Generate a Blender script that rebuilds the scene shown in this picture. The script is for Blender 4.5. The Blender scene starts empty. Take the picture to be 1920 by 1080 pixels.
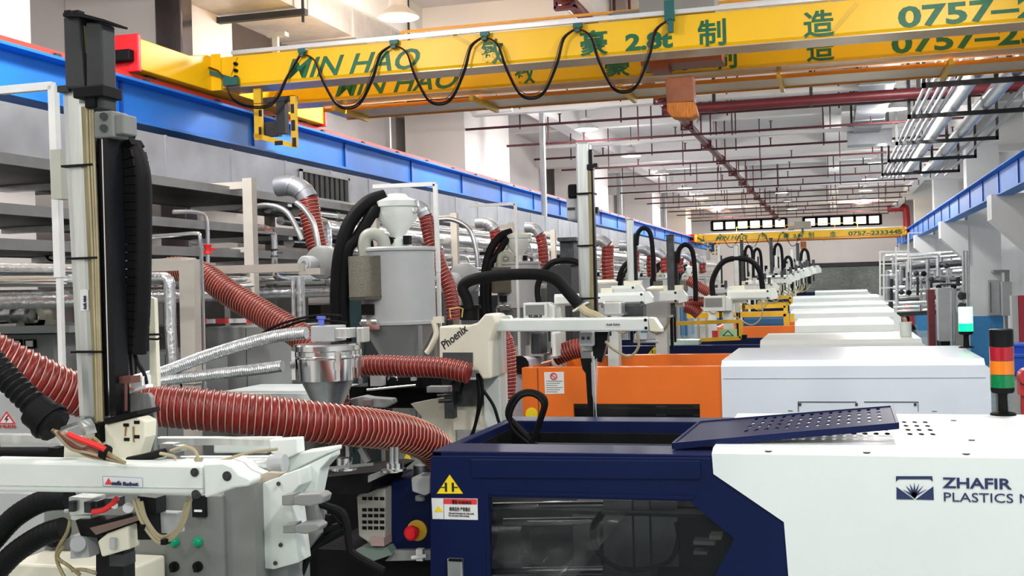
import bpy, math, random
from mathutils import Vector, Matrix
R = random.Random(7)
sc = bpy.context.scene
COL = sc.collection
# ---------------------------------------------------------------- camera
FPX = 2126.0; YAW = math.radians(15.9); ROLL = 0.027; CAMZ = 3.0; PIT = 3.6/FPX
r0 = Vector((math.cos(YAW), math.sin(YAW), 0)); f0 = Vector((-math.sin(YAW), math.cos(YAW), 0)); up = Vector((0, 0, 1))
fwd = (f0*math.cos(PIT) - up*math.sin(PIT)).normalized()
dn0 = (-up*math.cos(PIT) - f0*math.sin(PIT)).normalized()
ix = r0*math.cos(ROLL) + dn0*math.sin(ROLL)
iy = -r0*math.sin(ROLL) + dn0*math.cos(ROLL)
CAM = Vector((0, 0, CAMZ))
cd = bpy.data.cameras.new('camera'); cam = bpy.data.objects.new('camera', cd); COL.objects.link(cam)
cd.sensor_width = 36; cd.lens = FPX/1920*36; cd.clip_end = 400; cd.clip_start = .05
M = Matrix((ix, -iy, -fwd)).transposed().to_4x4(); M.translation = CAM; cam.matrix_world = M
sc.camera = cam
# ---------------------------------------------------------------- light and exposure
sc.view_settings.view_transform = 'Standard'; sc.view_settings.look = 'None'
sc.view_settings.exposure = 0.0; sc.view_settings.gamma = 1; sc.view_settings.use_curve_mapping = False
w = bpy.data.worlds.new('world'); sc.world = w; w.use_nodes = True
w.node_tree.nodes['Background'].inputs[0].default_value = (.93, .96, 1, 1)
w.node_tree.nodes['Background'].inputs[1].default_value = 0.16
sc.cycles.max_bounces = 6; sc.cycles.diffuse_bounces = 3; sc.cycles.glossy_bounces = 3
LAMP_W = 105.0; GLOW_W = 165.0
LAMP_ROWS = (-5.6, 1.37)
LAMP_Y = [-9.6, -3.6, 2.4, 8.4, 14.4, 20.5, 26.5, 32.7, 38.8, 45, 51, 57, 63, 69]
def area(loc, size, power, col=(1, .97, .93)):
    l = bpy.data.lights.new('lamp_light', 'AREA'); l.shape = 'DISK'; l.size = size; l.energy = power; l.color = col
    o = bpy.data.objects.new('lamp_light', l); o.location = loc; COL.objects.link(o); return o
def glow(loc, power):
    l = bpy.data.lights.new('lamp_globe', 'POINT'); l.shadow_soft_size = .2; l.energy = power; l.color = (1, .97, .94)
    o = bpy.data.objects.new('lamp_globe', l); o.location = loc; COL.objects.link(o)
for lx in LAMP_ROWS:
    for ly in LAMP_Y:
        if ly < 3 and lx < 0: k = .8
        elif ly < 3: k = 1.35
        else: k = 1
        area((lx, ly, CAMZ+3.66), .5, LAMP_W*k); glow((lx, ly, CAMZ+3.45), GLOW_W*k*(1.25 if lx < 0 and 3 < ly < 12 else .9))
# ---------------------------------------------------------------- geometry helpers
def ray(px, py):
    dx, dy = px-960, py-540
    return fwd*FPX + ix*dx + iy*dy
def P(px, py, Y=None, X=None, Z=None):
    d = ray(px, py)
    if Y is not None: t = Y/d.y
    elif X is not None: t = X/d.x
    else: t = (Z-CAMZ)/d.z
    return CAM + d*t
def XZ(px, py, Y):
    p = P(px, py, Y); return p.x, p.z
def mpp(px, Y):   # metres per pixel at plane Y
    p = P(px, 520, Y); return (p-CAM).dot(fwd)/FPX
class MB:
    def __init__(s): s.v = []; s.f = []; s.sm = []; s.pc = []
    def mark(s): s.pc.append((len(s.v), len(s.f)))
    def add(s, vs, fs, smooth=False):
        b = len(s.v); s.v += [tuple(q) for q in vs]
        for f in fs: s.f.append(tuple(b+i for i in f)); s.sm.append(smooth)
        return s
    def box(s, x0, x1, y0, y1, z0, z1):
        if x0 > x1: x0, x1 = x1, x0
        if y0 > y1: y0, y1 = y1, y0
        if z0 > z1: z0, z1 = z1, z0
        s.mark()
        return s.add([(x0,y0,z0),(x1,y0,z0),(x1,y1,z0),(x0,y1,z0),(x0,y0,z1),(x1,y0,z1),(x1,y1,z1),(x0,y1,z1)],
              [(3,2,1,0),(4,5,6,7),(0,1,5,4),(1,2,6,5),(2,3,7,6),(3,0,4,7)])
    def pbox(s, a, b, c, d, Y, dep):       # a front rectangle measured at depth Y, extruded back by dep
        x0 = XZ(a, (b+d)/2, Y)[0]; x1 = XZ(c, (b+d)/2, Y)[0]; z1 = XZ((a+c)/2, b, Y)[1]; z0 = XZ((a+c)/2, d, Y)[1]
        return s.box(x0, x1, Y, Y+dep, z0, z1)
    def prism(s, pts, Y, dep):             # outline in the XZ plane at Y, pushed back
        n = len(pts); q = [XZ(x, y, Y) for x, y in pts]
        return s.prismxz(q, Y, dep)
    def prismxz(s, q, Y, dep):
        ar = sum(q[i][0]*q[(i+1) % len(q)][1]-q[(i+1) % len(q)][0]*q[i][1] for i in range(len(q)))
        if ar < 0: q = q[::-1]
        s.mark()
        n = len(q); vs = [(x, Y, z) for x, z in q] + [(x, Y+dep, z) for x, z in q]
        fs = [tuple(range(n)), tuple(range(2*n-1, n-1, -1))] + [(i, n+i, n+(i+1) % n, (i+1) % n) for i in range(n)]
        return s.add(vs, fs)
    def prismdir(s, pts, vec):             # any planar outline pushed along vec
        s.mark(); n = len(pts); vs = [Vector(p) for p in pts] + [Vector(p)+Vector(vec) for p in pts]
        fs = [tuple(range(n)), tuple(range(2*n-1, n-1, -1))] + [(i, n+i, n+(i+1) % n, (i+1) % n) for i in range(n)]
        return s.add(vs, fs)
    def tube(s, pts, r, n=10, cap=True, smooth=True, rf=None):
        s.mark(); pts = [Vector(p) for p in pts]; N = len(pts); prev = None; vs = []
        for i, p in enumerate(pts):
            t = (pts[min(i+1, N-1)]-pts[max(i-1, 0)]).normalized()
            if prev is None:
                a = Vector((0, 0, 1)) if abs(t.z) < .9 else Vector((1, 0, 0))
                u = t.cross(a).normalized()
            else:
                u = (prev - t*prev.dot(t)).normalized()
            prev = u; v = t.cross(u)
            rr = rf(i) if rf else (r[i] if isinstance(r, (list, tuple)) else r)
            for k in range(n):
                a = 2*math.pi*k/n; vs.append(p + (u*math.cos(a)+v*math.sin(a))*rr)
        fs = [(i*n+k, i*n+(k+1) % n, (i+1)*n+(k+1) % n, (i+1)*n+k) for i in range(N-1) for k in range(n)]
        s.add(vs, fs, smooth)
        if cap:
            s.add([vs[k] for k in range(n)], [tuple(range(n-1, -1, -1))]); s.add([vs[(N-1)*n+k] for k in range(n)], [tuple(range(n))])
        return s
    def cyl(s, a, b, r, n=16, r2=None, smooth=True): return s.tube([a, b], [r, r if r2 is None else r2], n, True, smooth)
    def bar(s, a, b, w, h=None):           # square bar between two points
        s.mark(); h = h or w; a = Vector(a); b = Vector(b); t = (b-a).normalized()
        q = Vector((0, 0, 1)) if abs(t.z) < .9 else Vector((0, 1, 0))
        u = t.cross(q).normalized()*w/2; v = t.cross(u).normalized()*h/2
        vs = [a-u-v, a+u-v, a+u+v, a-u+v, b-u-v, b+u-v, b+u+v, b-u+v]
        return s.add(vs, [(0,1,2,3),(7,6,5,4),(0,4,5,1),(1,5,6,2),(2,6,7,3),(3,7,4,0)])
    def lathe(s, c, prof, n=32, axis='z', smooth=True):   # prof: (radius, height) pairs
        s.mark(); c = Vector(c); vs = []
        for r, h in prof:
            for k in range(n):
                a = 2*math.pi*k/n; x, y = r*math.cos(a), r*math.sin(a)
                vs.append(c + (Vector((x, y, h)) if axis == 'z' else Vector((h, x, y)) if axis == 'x' else Vector((x, h, y))))
        fs = [(i*n+k, i*n+(k+1) % n, (i+1)*n+(k+1) % n, (i+1)*n+k) for i in range(len(prof)-1) for k in range(n)]
        return s.add(vs, fs, smooth)
def smooth_path(pts, per=8):
    pts = [Vector(p) for p in pts]; out = []; N = len(pts)
    for i in range(N-1):
        p0 = pts[max(i-1, 0)]; p1 = pts[i]; p2 = pts[i+1]; p3 = pts[min(i+2, N-1)]
        for k in range(per):
            t = k/per
            out.append(.5*((2*p1)+(-p0+p2)*t+(2*p0-5*p1+4*p2-p3)*t*t+(-p0+3*p1-3*p2+p3)*t*t*t))
    out.append(pts[-1]); return out
def resample(pts, step):
    out = [pts[0].copy()]; acc = 0
    for a, b in zip(pts, pts[1:]):
        L = (b-a).length; d = step-acc
        while d <= L and L > 0: out.append(a.lerp(b, d/L)); d += step
        acc = (acc+L) % step
    return out
WLOC = {}
def link(o): COL.objects.link(o); return o
def thing(name, label, cat, loc=(0, 0, 0), group=None):
    o = link(bpy.data.objects.new(name, None)); o.location = loc; o.empty_display_size = .1
    o['label'] = label; o['category'] = cat
    if group: o['group'] = group
    WLOC[o.name] = Vector(loc); return o
def mesh_of(name, mb, mt):
    me = bpy.data.meshes.new(name); me.from_pydata(mb.v, [], mb.f)
    if any(mb.sm): me.polygons.foreach_set('use_smooth', mb.sm)
    me.materials.append(mt); me.update()
    if any(mb.sm): me.set_sharp_from_angle(angle=.7)
    return me
SPLIT = set("""cross_channel post stand_leg slide_rail plate side_rail rim guide_rail gripper_arm upper_housing valve_cluster gripper_slot motor_bolt carriage_bolt hose_plate
display fitting motor receiver_box valve_block vertical_pipe cable_chain_link bracket hanger_bar rail_edge wire_tie floor_plate chrome_fitting mould_platen tie_bar carriage_front loose_wire
cable pneumatic_valve steel_knob steel_shelf grey_block flange_shaft arm_rail rust_streak white_block brake_unit end_bracket pipe_clamp red_band mould_fitting access_frame edge_angle latch clip door_frame rear_beam vacuum_hose drop_wire end_motor conduit_nut valve_arm dark_housing inner_frame control_post cable_hanger hanger stiffener_ inner_hose sensor_block black_clamp motor_block gripper_cylinder loose_cable volute""".split())
def part(name, mb, mt, parent=None, label=None, bevel=0, kind=None):
    if isinstance(mb, MB) and parent is not None and name in SPLIT and 2 <= len(mb.pc) <= 30 and not kind:
        first = None; cuts = mb.pc+[(len(mb.v), len(mb.f))]
        for (v0, f0_), (v1, f1_) in zip(cuts, cuts[1:]):
            q = MB(); q.v = mb.v[v0:v1]; q.f = [tuple(i-v0 for i in f) for f in mb.f[f0_:f1_]]; q.sm = mb.sm[f0_:f1_]
            o = part(name, q, mt, parent, label, bevel); first = first or o
        return first
    me = mesh_of(name, mb, mt) if isinstance(mb, MB) else mb
    o = link(bpy.data.objects.new(name, me))
    if parent:
        o.parent = parent; o.location = -WLOC.get(parent.name, Vector())
        WLOC[o.name] = Vector()
    if label: o['label'] = label
    if kind: o['kind'] = kind
    if bevel:
        b = o.modifiers.new('edge', 'BEVEL'); b.width = bevel; b.segments = 2; b.limit_method = 'ANGLE'; b.angle_limit = .6
    return o
def single(name, label, cat, mb, mt, group=None, bevel=0):
    o = part(name, mb, mt, None, None, bevel); o['label'] = label; o['category'] = cat
    if group: o['group'] = group
    return o
def struct(name, mb, mt, parent=None, bevel=0):
    o = part(name, mb, mt, parent, None, bevel)
    o['kind'] = 'structure'; return o
def kids(o): return [c for c in bpy.data.objects if c.parent == o]
def copy_tree(o, loc, label, scale=None, parent=None, CH=None):
    CH = CH or {}
    if not CH:
        for c in bpy.data.objects:
            if c.parent: CH.setdefault(c.parent.name, []).append(c)
    n = o.copy(); link(n)
    if parent: n.parent = parent
    else:
        n.location = loc; n['label'] = label
        if scale: n.scale = (scale,)*3 if isinstance(scale, (int, float)) else scale
    for c in CH.get(o.name, []): copy_tree(c, None, None, None, n, CH)
    return n
# ---------------------------------------------------------------- materials
MATS = {}
def mat(name, col, rough=.5, metal=0, var=.06, scale=6, bump=0, bscale=40, emit=0, alpha=1, trans=0, coat=0, stretch=None, dirt=None, dcut=.6):
    if name in MATS: return MATS[name]
    m = bpy.data.materials.new(name); m.use_nodes = True; nt = m.node_tree; b = nt.nodes['Principled BSDF']
    b.inputs['Roughness'].default_value = rough; b.inputs['Metallic'].default_value = metal
    tc = nt.nodes.new('ShaderNodeTexCoord'); mp = nt.nodes.new('ShaderNodeMapping')
    nt.links.new(tc.outputs['Object'], mp.inputs[0])
    if stretch: mp.inputs['Scale'].default_value = stretch
    nz = nt.nodes.new('ShaderNodeTexNoise'); nz.inputs['Scale'].default_value = scale; nz.inputs['Detail'].default_value = 5
    nt.links.new(mp.outputs[0], nz.inputs['Vector'])
    cr = nt.nodes.new('ShaderNodeValToRGB'); cr.color_ramp.elements[0].position = .3; cr.color_ramp.elements[1].position = .7
    c = Vector(col)
    cr.color_ramp.elements[0].color = (*(c*(1-var)), 1); cr.color_ramp.elements[1].color = (*[min(1, q) for q in c*(1+var)], 1)
    nt.links.new(nz.outputs[0], cr.inputs[0]); out = cr.outputs[0]
    if dirt:
        n2 = nt.nodes.new('ShaderNodeTexNoise'); n2.inputs['Scale'].default_value = scale*1.7; n2.inputs['Detail'].default_value = 8; n2.inputs['Roughness'].default_value = .7
        nt.links.new(mp.outputs[0], n2.inputs['Vector'])
        c2 = nt.nodes.new('ShaderNodeValToRGB'); c2.color_ramp.elements[0].position = dcut; c2.color_ramp.elements[1].position = dcut+.15
        nt.links.new(n2.outputs[0], c2.inputs[0])
        mx = nt.nodes.new('ShaderNodeMix'); mx.data_type = 'RGBA'
        nt.links.new(c2.outputs[0], mx.inputs[0]); nt.links.new(out, mx.inputs[6]); mx.inputs[7].default_value = (*dirt, 1); out = mx.outputs[2]
    nt.links.new(out, b.inputs['Base Color'])
    if bump:
        n3 = nt.nodes.new('ShaderNodeTexNoise'); n3.inputs['Scale'].default_value = bscale; n3.inputs['Detail'].default_value = 3
        nt.links.new(mp.outputs[0], n3.inputs['Vector'])
        bp = nt.nodes.new('ShaderNodeBump'); bp.inputs['Strength'].default_value = bump; bp.inputs['Distance'].default_value = .02
        nt.links.new(n3.outputs[0], bp.inputs['Height']); nt.links.new(bp.outputs[0], b.inputs['Normal'])
    if emit:
        b.inputs['Emission Color'].default_value = (*col, 1); b.inputs['Emission Strength'].default_value = emit
    if alpha < 1: b.inputs['Alpha'].default_value = alpha
    if trans: b.inputs['Transmission Weight'].default_value = trans
    if coat: b.inputs['Coat Weight'].default_value = coat
    MATS[name] = m; return m
wall_m = mat('wall_paint', (.84, .78, .75), .7, var=.05, scale=.5, dirt=(.70, .63, .60), dcut=.62)
ceil_m = mat('ceiling_paint', (.74, .71, .71), .8, var=.05, scale=.4)
pillar_m = mat('pillar_paint', (.88, .83, .80), .5, var=.05, scale=.5)
rwall_m = mat('grey_white_paint', (.78, .79, .8), .55, var=.03, scale=.5)
dado_m = mat('blue_dado', (.05, .28, .62), .35, var=.08)
floor_m = mat('floor_epoxy', (.30, .36, .34), .25, var=.12, scale=.8)
beam_m = mat('concrete_beam', (.88, .86, .84), .7, var=.05, scale=.5)
blue_m = mat('runway_blue', (.0, .165, .62), .5, var=.12, scale=1.2)
rail_m = mat('rail_red', (.85, .05, .03), .45, var=.1)
yel_m = mat('crane_yellow', (.98, .56, .0), .42, var=.04, scale=2)
red_m = mat('buffer_red', (.8, .01, .02), .4)
blk_m = mat('black_rubber', (.006, .006, .007), .6, var=.3)
blkg_m = mat('black_gloss', (.005, .0055, .007), .35, var=.3)
green_t = mat('letter_green', (.0, .13, .05), .5, var=.2, scale=12)
galv_m = mat('galvanised', (.38, .40, .44), .45, .6, var=.12, scale=3, bump=.12, bscale=5)
foil_m = mat('foil_lagging', (.82, .84, .86), .28, .9, var=.1, scale=8, bump=.5, bscale=14)
chrome_m = mat('bright_steel', (.85, .86, .86), .15, 1, var=.05)
steel_m = mat('steel', (.55, .57, .58), .35, .85, var=.12, scale=10)
dsteel_m = mat('dark_steel', (.07, .075, .08), .45, .6, var=.3, scale=14)
alum_m = mat('aluminium_profile', (.70, .74, .72), .32, .75, var=.14, scale=5, stretch=(8, 8, .6))
cream_m = mat('cream_plastic', (.80, .78, .64), .42, var=.06, scale=4, dirt=(.42, .36, .22), dcut=.66)
white_m = mat('robot_white', (.78, .84, .80), .38, var=.04, scale=5, dirt=(.45, .47, .42), dcut=.68)
mwhite_m = mat('machine_white', (.84, .91, .90), .33, var=.02, scale=2)
mblue_m = mat('machine_blue', (.0025, .009, .058), .45, var=.12, scale=2)
mblue2_m = mat('machine_light_blue', (.03, .17, .42), .4, var=.1)
oran_m = mat('machine_orange', (.86, .18, .02), .38, var=.05, scale=2)
mwhite2_m = mat('machine_white_blue', (.78, .85, .94), .28, var=.02, scale=2)
box_m = mat('control_box_grey', (.19, .20, .19), .5, var=.06)
dred_m = mat('pipe_dark_red', (.13, .015, .02), .4, var=.15)
sred_m = mat('silicone_red', (.22, .010, .007), .38, var=.3, scale=18)
wire_m = mat('coil_wire', (.60, .36, .27), .4, .3, var=.2)
grey_m = mat('grey_paint', (.25, .26, .255), .45, var=.05, scale=4)
lgrey_m = mat('light_grey_paint', (.46, .48, .49), .42, var=.05, scale=4)
dgrey_m = mat('dark_grey_paint', (.045, .047, .05), .5, var=.1)
beige_m = mat('beige_frame', (.60, .56, .50), .5, var=.06, scale=5)
tape_m = mat('brown_film', (.30, .25, .12), .3, var=.3, scale=10, stretch=(10, 10, .6))
cable_m = mat('tan_cable', (.42, .36, .22), .5, var=.2)
wred_m = mat('wire_red', (.85, .02, .02), .4)
yguard_m = mat('guard_yellow', (.80, .48, .02), .45, var=.08)
navy_t = mat('print_navy', (.02, .035, .12), .5)
white_s = mat('sticker_white', (.82, .83, .82), .4)
black_s = mat('print_black', (.01, .01, .01), .5)
yel_s = mat('sticker_yellow', (.95, .72, .02), .4)
redp_s = mat('print_red', (.75, .05, .06), .4)
bin_m = mat('bin_blue', (.01, .10, .65), .35)
brown_m = mat('hoist_brown', (.32, .10, .04), .5, var=.15)
orbag_m = mat('chain_orange', (.60, .19, .02), .6, var=.35, scale=25, stretch=(6, 6, .5))
for _m, _v in ((blk_m, .15), (blkg_m, .25), (dgrey_m, .2), (mblue_m, .22), (dsteel_m, .3)): _m.node_tree.nodes['Principled BSDF'].inputs['Specular IOR Level'].default_value = _v
# ---------------------------------------------------------------- writing
def text(s, size, origin, xdir, udir, mt, parent, name='lettering', depth=.002, bold=0, shear=0, xs=1, align='LEFT'):
    cu = bpy.data.curves.new(name, 'FONT'); cu.body = s; cu.size = size; cu.extrude = depth; cu.offset = bold; cu.shear = shear
    cu.align_x = align; cu.resolution_u = 3
    t = bpy.data.objects.new('tmp', cu); COL.objects.link(t); bpy.context.view_layer.update()
    me = bpy.data.meshes.new_from_object(t.evaluated_get(bpy.context.evaluated_depsgraph_get()))
    COL.objects.unlink(t); bpy.data.objects.remove(t)
    x = Vector(xdir).normalized(); u = Vector(udir).normalized(); n = x.cross(u)
    mm = Matrix((x*xs, u, n)).transposed().to_4x4(); mm.translation = Vector(origin)
    me.transform(mm); me.materials.clear(); me.materials.append(mt)
    return part(name, me, mt, parent)
def flat(pts, Y, mt, parent, name, dep=.003, label=None):
    return part(name, MB().prism(pts, Y-dep, dep), mt, parent, label)
ORD = ['first', 'second', 'third', 'fourth', 'fifth', 'sixth', 'seventh', 'eighth', 'ninth', 'tenth', 'eleventh', 'twelfth', 'thirteenth', 'fourteenth', 'fifteenth', 'sixteenth', 'seventeenth', 'eighteenth', 'nineteenth', 'twentieth']

def fit_text(s, x0, x1, yb, capx, Y, mt, parent, bold=0, Yp=None, depth=.0015, **k):
    a, z = XZ(x0, yb, Y); c = XZ(x1, yb, Y)[0]; m = mpp((x0+x1)/2, Y); h = capx*m
    o = text(s, h/.73, (a, (Y if Yp is None else Yp)-.003, z), (1, 0, 0), (0, 0, 1), mt, parent, bold=bold, depth=depth, **k)
    xs = [v.co.x for v in o.data.vertices]; x_0 = min(xs); sx = (c-a)/(max(xs)-x_0)
    for v in o.data.vertices: v.co.x = a+(v.co.x-x_0)*sx
    return o
# ================================================================ the hall
ZC = CAMZ+4.8; YW = 75.0; XL = -9.6; XR = 6.6
struct('floor', MB().box(XL, XR, -14, YW, -.1, 0), floor_m)
struct('ceiling', MB().box(XL, XR, -14, YW, ZC, ZC+.2), ceil_m)
struct('wall_left', MB().box(XL-.2, XL, -14, YW, 0, ZC), wall_m)
struct('wall_right', MB().box(XR, XR+.2, -14, YW, 0, ZC), rwall_m)
# end wall with two window strips and the shutter opening
def zpx(px, py, Y): return XZ(px, py, Y)[1]
sx0, sx1 = XZ(1500, 560, YW)[0], XZ(1692, 560, YW)[0]; sz1 = zpx(1600, 499, YW)
wz0, wz1 = zpx(1570, 424, YW), zpx(1570, 405, YW)
wA = (XZ(1335, 418, YW)[0], XZ(1474, 418, YW)[0]); wB = (XZ(1507, 414, YW)[0], XZ(1651, 414, YW)[0])
b = MB(); th = (YW, YW+.25)
b.box(XL, sx0, *th, 0, sz1); b.box(sx1, XR, *th, 0, sz1); b.box(XL, XR, *th, sz1, wz0); b.box(XL, XR, *th, wz1, ZC)
b.box(XL, wA[0], *th, wz0, wz1); b.box(wA[1], wB[0], *th, wz0, wz1); b.box(wB[1], XR, *th, wz0, wz1)
struct('wall_end', b, wall_m)
glass_lit = mat('daylit_glass', (.95, .97, .88), .3, emit=1.6, var=.02)
for i, (a, c) in enumerate((wA, wB)):
    b = MB(); n = 6; W = (c-a)/n
    for k in range(n+1): b.box(a+k*W-.09, a+k*W+.09, YW-.03, YW+.1, wz0, wz1)
    b.box(a, c, YW-.03, YW+.1, wz0-.03, wz0+.09); b.box(a, c, YW-.03, YW+.1, wz1-.09, wz1+.03)
    wo = struct('window_%d' % (i+1), b, blk_m)
    for k in range(n): part('pane', MB().box(a+k*W+.09, a+(k+1)*W-.09, YW+.04, YW+.06, wz0+.09, wz1-.09), glass_lit, wo)
b = MB(); nsl = 40
for k in range(nsl):
    z = sz1*k/nsl; h = sz1/nsl
    b.add([(sx0, YW+.02, z), (sx1, YW+.02, z), (sx1, YW-.05, z+h*.5), (sx0, YW-.05, z+h*.5), (sx1, YW+.02, z+h), (sx0, YW+.02, z+h)], [(0, 1, 2, 3), (3, 2, 4, 5)])
d = struct('door_1', b, mat('shutter_steel', (.42, .45, .43), .35, .5, var=.2, scale=.6)); 
part('door_frame', MB().box(sx0-.15, sx0, YW-.1, YW, 0, sz1).box(sx1, sx1+.15, YW-.1, YW, 0, sz1).box(sx0-.15, sx1+.15, YW-.12, YW, sz1, sz1+.25), dgrey_m, d)
# dado on the end wall and on the pillars
struct('trim_1', MB().box(sx1+.16, XR, YW-.03, YW, 0, 1.6), dado_m)
# pillars, left line: pillar 0 is seen over the duct
def pillar(n, x0, x1, y0, y1, m=pillar_m, dado=True):
    o = struct('pillar_%d' % n, MB().box(x0, x1, y0, y1, 0, ZC), m)
    if dado: part('dado', MB().box(x0-.01, x1+.01, y0-.01, y1+.01, 0, 1.6), dado_m, o)
    return o
YP = [24.0, 39, 51.8, 64.2]
pz = [((-9.25, -7.84), (24.0, 27.6)), ((-9.2, -7.84), (38.0, 40.6)), ((-9.1, -7.84), (51.0, 53.4)), ((-8.9, -7.84), (63.0, 65.4))]
for i, (xx, yy) in enumerate(pz): pillar(i+2, *xx, *yy)
pillar(1, -9.59, -7.9, 12.7, 14.0)
pillar(6, -9.4, -7.9, 8.7, 9.9)
# polished stainless riser duct clipped to the near left pillar
xa, xb = XZ(300, 100, 12.5)[0], XZ(350, 100, 12.5)[0]
single('riser_duct', 'dark polished riser duct between pale pillars behind the crane end', 'duct', MB().box(xa, xb, 12.4, 12.66, 0, CAMZ+3.72), mat('riser_metal', (.28, .26, .27), .12, .9, var=.2, scale=2, bump=.1, bscale=3), bevel=.02)
# right pillars with corbels carrying the runway
for i, y in enumerate((27.3, 40.0, 52.7, 65.0)):
    o = pillar(i+7, 4.25, 5.25, y, y+.9, rwall_m)
    q = [(3.40, CAMZ+1.76), (4.25, CAMZ+1.76), (4.25, CAMZ+.35), (3.40, CAMZ+1.2)]
    part('corbel', MB().prismxz(q, y-.05, .8), rwall_m, o)
# transverse beams and lengthwise beams
for i, y in enumerate((12.2, 24.4, 37, 49.6, 62)):
    struct('beam_%d' % (i+1), MB().box(XL, XR, y, y+.55, ZC-.85, ZC-.001), beam_m)
for i, x in enumerate((-6.9, -3.62, .05, 3.7)):
    struct('beam_%d' % (i+6), MB().box(x-.22, x+.22, -14, YW, ZC-.62, ZC-.001), beam_m)
for i, y in enumerate((18.3, 30.7, 43.3, 56, 68.5)):
    struct('beam_%d' % (i+10), MB().box(XL, XR, y, y+.3, ZC-.5, ZC-.001), beam_m)
# ---------------------------------------------------------------- runways
def runway(x, side, label, zt, y0=1.0, y1=72.0, h=.45):
    t = thing('crane_runway', label, 'crane runway', (x, y0, zt))
    t0 = zt-.05
    part('top_flange', MB().box(x-.17, x+.17, y0, y1, t0-.03, t0), blue_m, t)
    part('web', MB().box(x-.012, x+.012, y0, y1, t0-h, t0-.03), blue_m, t)
    part('bottom_flange', MB().box(x-.17, x+.17, y0, y1, t0-h-.03, t0-h), blue_m, t)
    part('rail', MB().box(x-.05, x+.06, y0, y1, t0, zt+.03), rail_m if side < 0 else blue_m, t, 'red painted rail' if side < 0 else None)
    y = y0+.9; n = 0
    first = None
    while y < y1:
        if first is None:
            first = part('stiffener', MB().box(x+.012, x+.04, y-.02, y+.02, t0-h, t0-.03).box(x-.04, x-.012, y-.02, y+.02, t0-h, t0-.03), mat('runway_dark', (0, .05, .28), .4), t); ys = y
        else:
            o = link(bpy.data.objects.new('stiffener', first.data)); o.parent = t; o.location = first.location + Vector((0, y-ys, 0))
        y += 2.9
    if side < 0:
        y = y0+1
        k = None
        while y < 45:
            if k is None: k = part('rail_clip', MB().box(x+.05, x+.1, y-.04, y+.04, t0, t0+.05), dgrey_m, t); ks = y
            else:
                o = link(bpy.data.objects.new('rail_clip', k.data)); o.parent = t; o.location = k.location + Vector((0, y-ks, 0))
            y += 1.5
    return t
ZR = CAMZ+2.40
runway(-7.36, -1, 'blue steel crane runway with red rail above the silver duct', ZR)
runway(3.68, 1, 'blue steel crane runway resting on white corbels of the right pillars', ZR, h=.60)
# ---------------------------------------------------------------- overhead crane
YG = 12.25
def girder(t, y0):
    z0, z1 = CAMZ+2.50, CAMZ+2.86; a, c = -7.3, 3.55
    q = [(y0, z1), (y0+.4, z1), (y0+.4, z0), (y0+.02, z0), (y0, z0+.03)]
    g = part('girder', MB().prismdir([(a, y, z) for y, z in q], (c-a, 0, 0)), yel_m, t)
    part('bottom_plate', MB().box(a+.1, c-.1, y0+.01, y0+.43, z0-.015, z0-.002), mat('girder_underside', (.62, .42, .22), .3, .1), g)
    for w_, a, c_, yb, cap, bo in (('MIN HAO', 536, 789, 0, 38, .005), ('敏', 903, 945, 0, 36, .006), ('豪', 1088, 1140, 0, 36, .006), ('2.8t', 1173, 1262, 0, 30, .010), ('制', 1309, 1362, 0, 38, .006), ('造', 1507, 1565, 0, 38, .006), ('0757–23334455', 1684, 2290, 0, 40, .009)):
        xm = XZ((a+c_)/2, 90, YG)[0]; lo, hi = -100, 300     # find the pixel row of the baseline height at this x
        for _ in range(30):
            mid = (lo+hi)/2
            if P(a, mid, YG).z > CAMZ+2.535: lo = mid
            else: hi = mid
        fit_text(w_, a, c_, lo, cap, YG, green_t, g, bold=bo, Yp=y0, depth=.002, shear=.35 if w_ == 'MIN HAO' else 0)
    return g
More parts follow.
